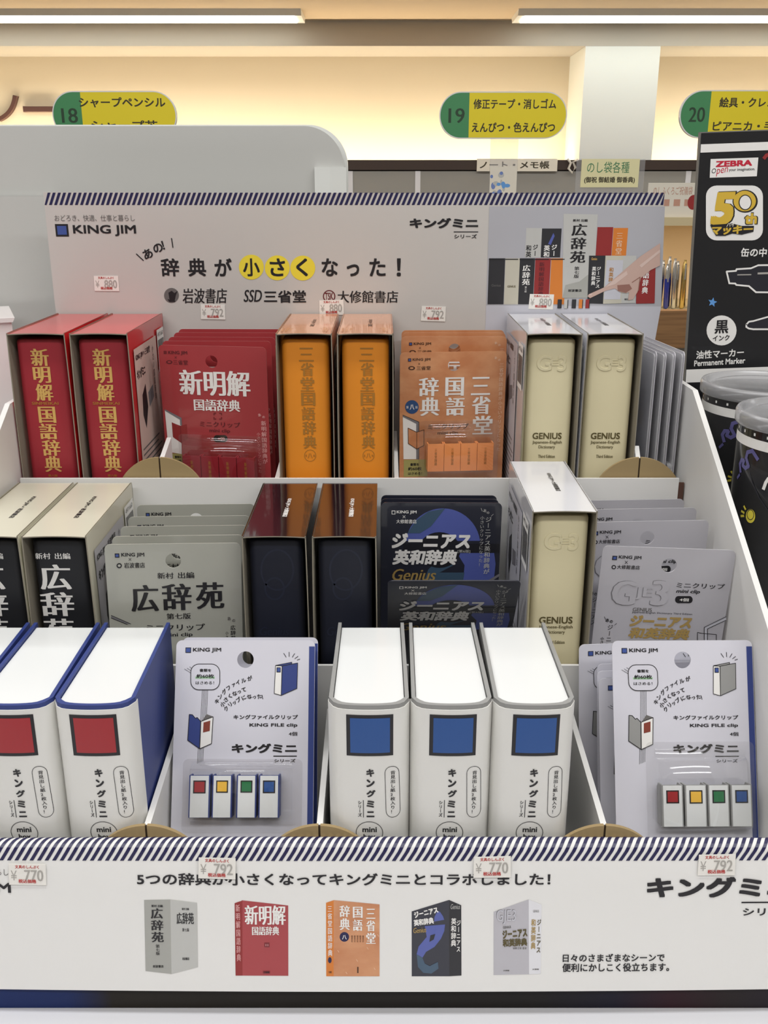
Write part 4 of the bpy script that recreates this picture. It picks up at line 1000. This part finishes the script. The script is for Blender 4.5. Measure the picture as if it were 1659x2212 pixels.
p.G([(1355, 1280), (1355, 1182), (1500, 1112), (1500, 1134), (1376, 1192), (1376, 1280)], 'photo_floor', 1); p.L([(1355, 1280), (1355, 1182), (1500, 1112)], 4); p.L([(1376, 1280), (1376, 1192), (1500, 1134)], 4); p.L([(1310, 1290), (1310, 1216), (1340, 1222), (1435, 1230), (1435, 1300)], 4)
sic = b.build('card', t)
for i, (x, y, Y) in enumerate(((1398, 1126, .737), (1377, 1099, .772), (1355, 1080, .806))):
    stack_card(sic, place(x, y, Y, 0, 0, 3), ('silver clip card, second from the front of its stack', 'silver clip card, third from the front of its stack', 'silver clip card at the back of its stack, against the white riser')[i], G)


# ---- white clip cards of the front row
def file_card(M, body, faces, icon, label, group, clips, dome, k, glare=False):
    """the design as printed: coordinates of the crop k on a card with matrix MR"""
    t = thing('clip_card', label, 'clip card', M, group)
    b = card_body('lavender_card', file_card.hole, .0060); p = Print(b, file_card.MR).crop(320, 1340, 4.1475)
    u1 = CW / 2
    p.rect_m(u1 - .0043, .0045, u1 - .0002, CH - .0045, 'file_blue', 0)
    p.R(335, 243, 385, 291, 'ink'); p.R(341, 249, 379, 285, 'logo_blue', 2); p.T('KING JIM', 402, 246, 655, 289, 'ink', 'b')
    q = rrect(383, 392, 642, 622, 72); p.G(q, 'lavender_card', 2); p.L(q, 6, 'ink', 3, True)
    p.T('書類を', 463, 434, 566, 462, 'ink', 'b', 4); p.R(424, 503, 597, 522, 'green_mark', 3); p.T('約60枚', 434, 482, 592, 518, 'ink', 'b', 4); p.T('はさめる！', 426, 546, 592, 573, 'ink', 'n', 4)
    for a, c in (((327, 436), (382, 470)), ((350, 428), (386, 452)), ((372, 416), (393, 432))): p.L([a, c], 3)
    for i in range(5): p.L([(486 + 12 * i, 622), (471 + 12.5 * i, 900)], 3, 'ink', 1); p.L([(450 + 12 * i, 1140), (441 + 12.5 * i, 1282 - 5 * i)], 3, 'ink', 1)
    p.G([(525, 840), (583, 862), (520, 892), (480, 905)], 'ink_grey', 2); p.G([(370, 843), (398, 846), (425, 878), (440, 870), (472, 905), (462, 1150), (355, 1074)], faces, 2); p.L([(370, 843), (398, 846), (425, 878), (440, 870), (472, 905), (462, 1150), (355, 1074)], 6, 'ink', 3, True)
    p.G([(474, 905), (583, 864), (568, 1104), (464, 1150)], 'ink_white', 3); p.L([(474, 905), (583, 864), (568, 1104), (464, 1150)], 6, 'ink', 4, True); p.G([(498, 915), (558, 898), (553, 990), (493, 1004)], 'brown_square', 5)
    for s_, pts in (('キングファイルが', ((617, 724), (645, 682), (682, 640), (720, 605), (765, 575), (805, 555), (855, 538), (910, 520))), ('小さくなって', ((668, 750), (697, 710), (735, 677), (775, 655), (815, 637), (858, 620))), ('クリップになった！', ((700, 790), (735, 752), (772, 735), (808, 712), (857, 692), (907, 683), (950, 685), (997, 680), (1035, 683)))):
        n = len(pts)
        for i, (ch, (x, y)) in enumerate(zip(s_, pts)): p.C(ch, x, y, 46 if ch not in 'ァッっ' else 42, 46 - 36 * i / n)
    p.G([(1142, 405), (1202, 408), (1192, 672), (1130, 655)], 'ink_white', 1); p.G([(1200, 408), (1340, 382), (1333, 610), (1192, 672)], icon, 2); p.G([(1145, 403), (1287, 375), (1287, 390), (1203, 409)], icon, 2)
    for q in ([(1142, 405), (1202, 408), (1192, 672), (1130, 655)], [(1200, 408), (1340, 382), (1333, 610), (1192, 672)], [(1145, 403), (1287, 375), (1287, 390), (1203, 409)]): p.L(q, 5, 'ink', 3, True)
    p.R(1151, 421, 1188, 466, 'ink', 3); p.R(1157, 427, 1183, 460, 'logo_blue', 4)
    for a, c in (((1215, 295), (1237, 330)), ((1264, 285), (1264, 325)), ((1313, 297), (1292, 330)), ((1343, 322), (1315, 343)), ((1360, 347), (1335, 355))): p.L([a, c], 5)
    p.T('キングファイルクリップ', 765, 846, 1342, 886, 'ink', 'b'); p.T('KING FILE clip', 908, 922, 1337, 960, 'ink', 'b'); p.T('4個', 1260, 998, 1336, 1034, 'ink', 'n')
    p.T('キングミニ', 750, 1104, 1333, 1188, 'ink', 'h'); p.R(1122, 1212, 1332, 1221, 'ink'); p.T('シリーズ', 1130, 1241, 1320, 1272, 'ink', 'b')
    card = b.build('card', t)
    if clips:
        pc = Print(MB(), M, (0, -.0135, 0)).crop(*k); v0 = pc.uv(*clips[1][0])[1]; v1 = pc.uv(*clips[1][1])[1]
        xs = [(pc.uv(a, clips[2])[0], pc.uv(c, clips[2])[0]) for a, c in clips[0]]
        for (a, c), sq in zip(xs, ('square_red', 'square_yellow', 'square_green', 'square_blue')): mini_clip(t, a, c, v0, v1, .0135, body, 'photo_black', 'block_white', sq)
        blister(t, xs[0][0] - .0012, xs[3][1] + (.009 if not glare else .0012), v0 - .0005, v1 + .002, .0150, dome)
    return t, card


G = 'white clip cards with blue files'
file_card.MR = place(531, 1383, .645, 27, 0, 0)
file_card.hole = Print(MB(), file_card.MR).crop(320, 1340, 4.1475).uv(872, 352)
M = file_card.MR
t, fcb = file_card(M, 'file_blue', 'file_blue', 'file_blue', 'white clip card with four blue clips, leaning between the blue and grey file boxes', G, (((364, 552), (572, 750), (791, 968), (990, 1174)), ((750, 1770), (750, 1388)), 1600), .004, (320, 1340, 4.1475))
stack_card(fcb, place(541, 1377, .662, 22, 0, 0), 'white clip card mostly hidden behind the card with four blue clips', G)
G = 'white clip cards with grey files'
M = place(1473, 1383.5, .638, 23, -.3, 0)
t, fcg = file_card(M, 'file_grey', 'file_grey', 'file_grey', 'white clip card with four grey clips, glossy cover catching the light', G, (((832, 998), (1012, 1182), (1192, 1358), (1370, 1536)), ((1180, 1612), (1180, 1285)), 1450), .013, (1200, 1340, 3.614), True)
stack_card(fcg, place(1396, 1388, .664, 8, -2.0, 0), 'white clip card at the back of the grey-clip group, standing higher in shadow', G)
for i, (x, y, Y, ln) in enumerate(((1436, 1431, .6555, 12), (1437, 1446, .6485, 14), (1441, 1462, .6425, 16))):
    stack_card(fcg, place(x, y, Y, ln, -1.5, 0), ('white clip card with grey file, third behind the card with grey clips', 'white clip card with grey file, second behind the card with grey clips', 'white clip card with grey file, directly behind the card with grey clips')[i], G)

# ================================================================== FILE BOXES
FH, FD, FW = .181, .121, .0514


def outline(ins):
    h = FW / 2 - ins; n = 16; out = [(-h * .955, FD - .0005), (-h, .0085)]
    for i in range(1, n):
        s = -1 + 2 * i / n
        y = ins + .0007 - .0031 * (1 - s * s) + .0078 * (abs(s) ** 9)
        out.append((h * (s if abs(s) < .9 else math.copysign(.9 + (abs(s) - .9) * 1.0, s)), y))
    return out + [(h, .0085), (h * .955, FD - .0005)]


def strip(mb, A, B, z0, z1, m, smooth=False):
    n = len(A)
    for L_, fl in ((A, False), (B, True)):
        v = [(x, y, z0) for x, y in L_] + [(x, y, z1) for x, y in L_]
        mb.add(v, [((i, i + 1, n + i + 1, n + i) if not fl else (i + 1, i, n + i, n + i + 1)) for i in range(n - 1)], m, smooth)
    for z, fl in ((z1, False), (z0, True)):
        v = [(x, y, z) for x, y in A] + [(x, y, z) for x, y in B]
        mb.add(v, [((i, i + 1, n + i + 1, n + i) if not fl else (i + 1, i, n + i, n + i + 1)) for i in range(n - 1)], m)
    for i in (0, n - 1): mb.add([(A[i][0], A[i][1], z0), (A[i][0], A[i][1], z1), (B[i][0], B[i][1], z1), (B[i][0], B[i][1], z0)], [(0, 1, 2, 3)], m)


def file_box(x, label, group, cover, square, MR, crop_items):
    M = TM(x, Y1, F1); t = thing('file_box', label, 'file box', M, group)
    b = MB(); A = outline(0); B = outline(.0026); strip(b, A, B, 0, FH, cover, False); b.build('cover', t)
    b = MB(); I = outline(.0031); q = [(x_, max(y_, .0035)) for x_, y_ in I]; q[0] = (q[0][0], FD - .005); q[-1] = (q[-1][0], FD - .005)
    b.prism(q, .001, FH - .0022, 'block_white'); b.build('inner_box', t)
    b = MB(); A2 = [p_ for p_ in outline(-.0006)][1:-1]; B2 = [p_ for p_ in outline(-.0001)][1:-1]
    A2 = [(A2[0][0], .0115)] + A2 + [(A2[-1][0], .0115)]; B2 = [(B2[0][0], .0115)] + B2 + [(B2[-1][0], .0115)]
    strip(b, A2, B2, 0, FH - .003, 'spine_white', True)
    h = FW / 2
    def bend(u):
        s = max(-1, min(1, u / h)); return .0031 * (1 - s * s) - .0078 * (abs(s) ** 9) - .0007 + .0006 - .0022
    p = Print(b, MR, (0, -.0022, 0), (1, 0, 0), (0, 0, 1), bend).crop(660, 1320, 2.676)
    p.R(716, 597, 987, 834, 'ink', 1, 8); p.R(738, 616, 968, 816, square, 2, 8)
    for ch, x0, y0, x1, y1 in (('キ', 825, 908, 870, 952), ('ン', 823, 968, 871, 1012), ('グ', 822, 1030, 874, 1070), ('ミ', 820, 1090, 865, 1130), ('ニ', 819, 1152, 864, 1186)): p.T(ch, x0, y0, x1, y1, 'ink', 'h')
    p.R(799.5, 1088, 803.5, 1188, 'ink'); p.V_('シリーズ', 769, 1090, 792, 1186, 'ink', 'b')
    p.L(rrect(932, 898, 1014, 1192, 38), 3, 'ink', 2, True); p.V_('背見出し紙2枚入り！', 960, 922, 989, 1172, 'ink', 'n')
    p.L(circ(832, 1276, 77, 64, 30), 3.4, 'ink', 2, True); p.T('mini', 792, 1243, 875, 1272, 'ink', 'b'); p.T('box', 797, 1283, 866, 1311, 'ink', 'b')
    b.build('spine_label', t)
    return t


MR = TM(.0433, Y1, F1)
t = file_box(.0433, 'grey file box with blue spine square, middle of the three grey ones', 'grey file boxes', 'file_grey', 'square_blue', MR, None)
dup(t, TM(-.0097, Y1, F1), 'grey file box with blue spine square, beside the card with four blue clips')
dup(t, TM(.0962, Y1, F1), 'grey file box with blue spine square, beside the cards with grey clips')
t = file_box(-.1853, 'blue file box with red spine square and its blue side showing', 'blue file boxes', 'file_blue', 'square_red', MR, None)
dup(t, TM(-.2380, Y1, F1), 'blue file box with red spine square, middle of the three blue ones')
dup(t, TM(-.2906, Y1, F1), 'blue file box against the stand side wall, only its top corner in view')

# ================================================================== MARKER POSTER AND CANS
k = (1460, 260, 3.95)
a = at(1467, 1000, .958); M = Matrix.Translation(a) @ Matrix.Rotation(radians(0.0), 4, 'Z') @ Matrix.Rotation(radians(-2.0), 4, 'Y') @ TM(0, 0, .8302 - a.z + .0125)
t = thing('poster_stand', 'black marker poster board with white stripes and a fifty emblem', 'poster', M)
tops = at(1511, 284, .958).z - .843
b = MB(); b.box(0, .34, 0, .006, 0, tops, 'poster_edge'); b.box(.0008, .339, -.0006, -.00002, .001, tops - .001, 'poster_black')
p = Print(b, M, (0, -.0006, 0)).crop(*k)
v = p.uv(300, 237)[1]; p.rect_m(.001, v - .0036, .338, v + .0036, 'ink_white'); v = p.uv(90, 2182)[1]; p.rect_m(.001, v - .0065, .338, v + .0065, 'ink_white')
p.G([(296, 330), (703, 317), (690, 477), (288, 490)], 'ink_white'); p.T('ZEBRA', 340, 342, 650, 393, 'zebra_red', 'h'); p.T('O', 305, 410, 342, 452, 'ink', 'r', 2, .1); p.T('pen', 340, 408, 445, 470, 'zebra_red', 'r', 2, .3, 8); p.T('your imagination.', 452, 407, 674, 437, 'ink', 'n')
p.G(rrect(256, 556, 742, 1024, 92), 'ink_white'); p.T('5', 306, 606, 510, 900, 'ink', 'h', 2, .1); p.T('5', 300, 612, 498, 892, 'poster_gold', 'h', 3, .1)
p.E(590, 690, 108, 'ink', 2, 98); p.E(586, 688, 96, 'poster_gold', 3, 88); p.E(590, 700, 56, 'ink', 4, 66); p.E(590, 700, 48, 'ink_white', 5, 58)
p.T('th', 580, 785, 700, 890, 'ink', 'h', 4); p.T('th', 588, 792, 690, 884, 'poster_gold', 'h', 5)
p.G([(290, 892), (480, 880), (560, 900), (665, 900), (660, 950), (560, 975), (480, 965), (420, 985), (340, 985)], 'ink', 5); p.T('マッキー', 305, 896, 655, 972, 'poster_gold', 'h', 6, .15); p.T('ハイ', 430, 872, 502, 908, 'note_white', 'b', 7, .2)
p.T('缶の中に', 555, 1088, 850, 1165, 'ink_white', 'b', rot=-2)
o1 = [(432, 1290), (512, 1284), (516, 1270), (640, 1262), (702, 1236), (1000, 1232), (1000, 1470), (682, 1466), (622, 1414), (515, 1404), (505, 1392), (455, 1390)]
p.G(o1, 'pen_dark', 1); p.L(o1, 14, 'ink_white', 2, True); p.L([(525, 1318), (640, 1316)], 9, 'ink_dots', 3); p.L([(700, 1306), (900, 1300)], 16, 'ink_dots', 3)
o2 = [(600, 1742), (622, 1718), (660, 1712), (800, 1672), (1000, 1640), (1000, 1782), (660, 1782), (622, 1776), (600, 1762)]
p.G(o2, 'pen_dark', 1); p.L(o2, 14, 'ink_white', 2, True)
p.G([(312 + (40 if i % 2 == 0 else 18) * sin(radians(36 * i + 12)), 1552 - (42 if i % 2 == 0 else 19) * cos(radians(36 * i + 12))) for i in range(10)], 'star_blue')
p.E(389, 1792, 128, 'ink_white'); p.T('黒', 332, 1704, 448, 1818, 'ink', 'b', 3); p.T('インク', 314, 1832, 456, 1880, 'ink', 'b', 3, rot=1)
p.T('油性マーカー', 173, 1955, 578, 2025, 'ink_white', 'b', rot=1.5); p.T('Permanent Marker', 156, 2036, 590, 2086, 'ink_white', 'b', rot=1.5)
p.L([(752, 322), (770, 300), (800, 288)], 30, 'photo_red')
b.build('printed_board', t)
b = MB(); b.prism([(.006, 0), (.006, tops * .7), (.09, 0)], .05, .056, 'poster_edge', 'x').prism([(.006, 0), (.006, tops * .7), (.09, 0)], .28, .286, 'poster_edge', 'x'); b.build('back_strut', t)

RC, HC = .0545, .1740


class Cyl(Print):
    """wraps printing round a can; u = angle, v = height"""
    def uv(s, cx, cy):
        px = s.c[0] + cx / s.c[2]; py = s.c[1] + cy / s.c[2]
        a = s.Mi @ Vector((0, 0, CZ)); d = s.Mi.to_3x3() @ ray(px, py)
        A = d.x ** 2 + d.y ** 2; B = 2 * (a.x * d.x + a.y * d.y); C_ = a.x ** 2 + a.y ** 2 - RC ** 2; D = max(B * B - 4 * A * C_, 0)
        t_ = (-B - sqrt(D)) / (2 * A); q = a + d * t_; return (math.atan2(q.x, -q.y) * RC, q.z)
    def P(s, u, v, lay):
        n = RC + .00015 + E1 * lay; a = u / RC; return Vector((n * sin(a), -n * cos(a), v))


def marker_can(M, label, group):
    t = thing('marker_can', label, 'can', M, group)
    b = MB(); b.lathe([(0, 0), (RC - .001, 0), (RC, .001), (RC, HC - .009), (RC - .0006, HC - .0075), (RC - .0006, HC - .004), (0, HC - .004)], 'can_black', 64)
    p = Cyl(b, MB_REF)
    p.rect_m(-pi * RC, HC - .0220, pi * RC, HC - .0142, 'ink_white', 1, 64); p.rect_m(-pi * RC, .006, pi * RC, .012, 'ink_white', 1, 64)
    p.crop(1420, 780, 3.3515)
    for i in range(26): p.rect_m(-pi * RC + i * .013, HC - .0120, -pi * RC + i * .013 + .0020, HC - .0098, 'ink_white', 1)
    p.L([(582, 845), (592, 830), (598, 822)], 9, 'doodle_violet'); p.L([(605, 800), (600, 745), (612, 715), (630, 720), (620, 755), (640, 775), (662, 760), (645, 700), (655, 660), (690, 650), (728, 710)], 15, 'doodle_violet')
    p.E(676, 1122, 34, 'doodle_yellow', 1, 50); p.L(circ(676, 1112, 24, 36, 20), 4, 'can_black', 2, True)
    for a_, c_ in (((630, 1050), (640, 1072)), ((612, 1086), (630, 1098)), ((608, 1122), (628, 1120))): p.L([a_, c_], 11, 'doodle_yellow')
    p.L([(528, 1345), (545, 1235), (556, 1300), (588, 1345), (540, 1322)], 5, 'ink_grey')
    p.L([(770, 925), (786, 880), (806, 850)], 22, 'ink_white'); p.L([(770, 640), (800, 600)], 16, 'ink_white')
    p.L([(640, 690), (690, 880), (740, 990), (800, 1080)], 6, 'pen_dark')
    b.build('can_body', t)
    b = MB(); z = HC - .007; q = [(RC + .0002, z), (RC + .0026, z), (RC + .0032, z + .0012), (RC + .0032, z + .0085), (RC + .0022, z + .0105), (RC - .0002, z + .0110), (RC - .0022, z + .0102), (RC - .003, z + .0068), (RC - .007, z + .0068), (RC - .009, z + .0080), (RC - .0105, z + .0068), (0, z + .0068)]
    b.lathe(q, 'lid_plastic', 64); b.build('lid', t)
    return t


x1, y1 = .3385, .7520
x2, y2 = .3475, .8730
zb = .8302
MB_REF = TM(x1, y1, zb + HC + .0043)
t = marker_can(MB_REF, 'black marker can with clear lid, upper can beside the clip cards', 'marker cans')
dup(t, TM(x1, y1, zb), 'black marker can under another can, beside the clip cards')
dup(t, TM(x2, y2, zb + HC + .0043) @ Matrix.Rotation(radians(28), 4, 'Z'), 'black marker can with clear lid directly before the black poster, upper can')
dup(t, TM(x2, y2, zb) @ Matrix.Rotation(radians(-20), 4, 'Z'), 'black marker can on the table before the poster, under another can')
b = None
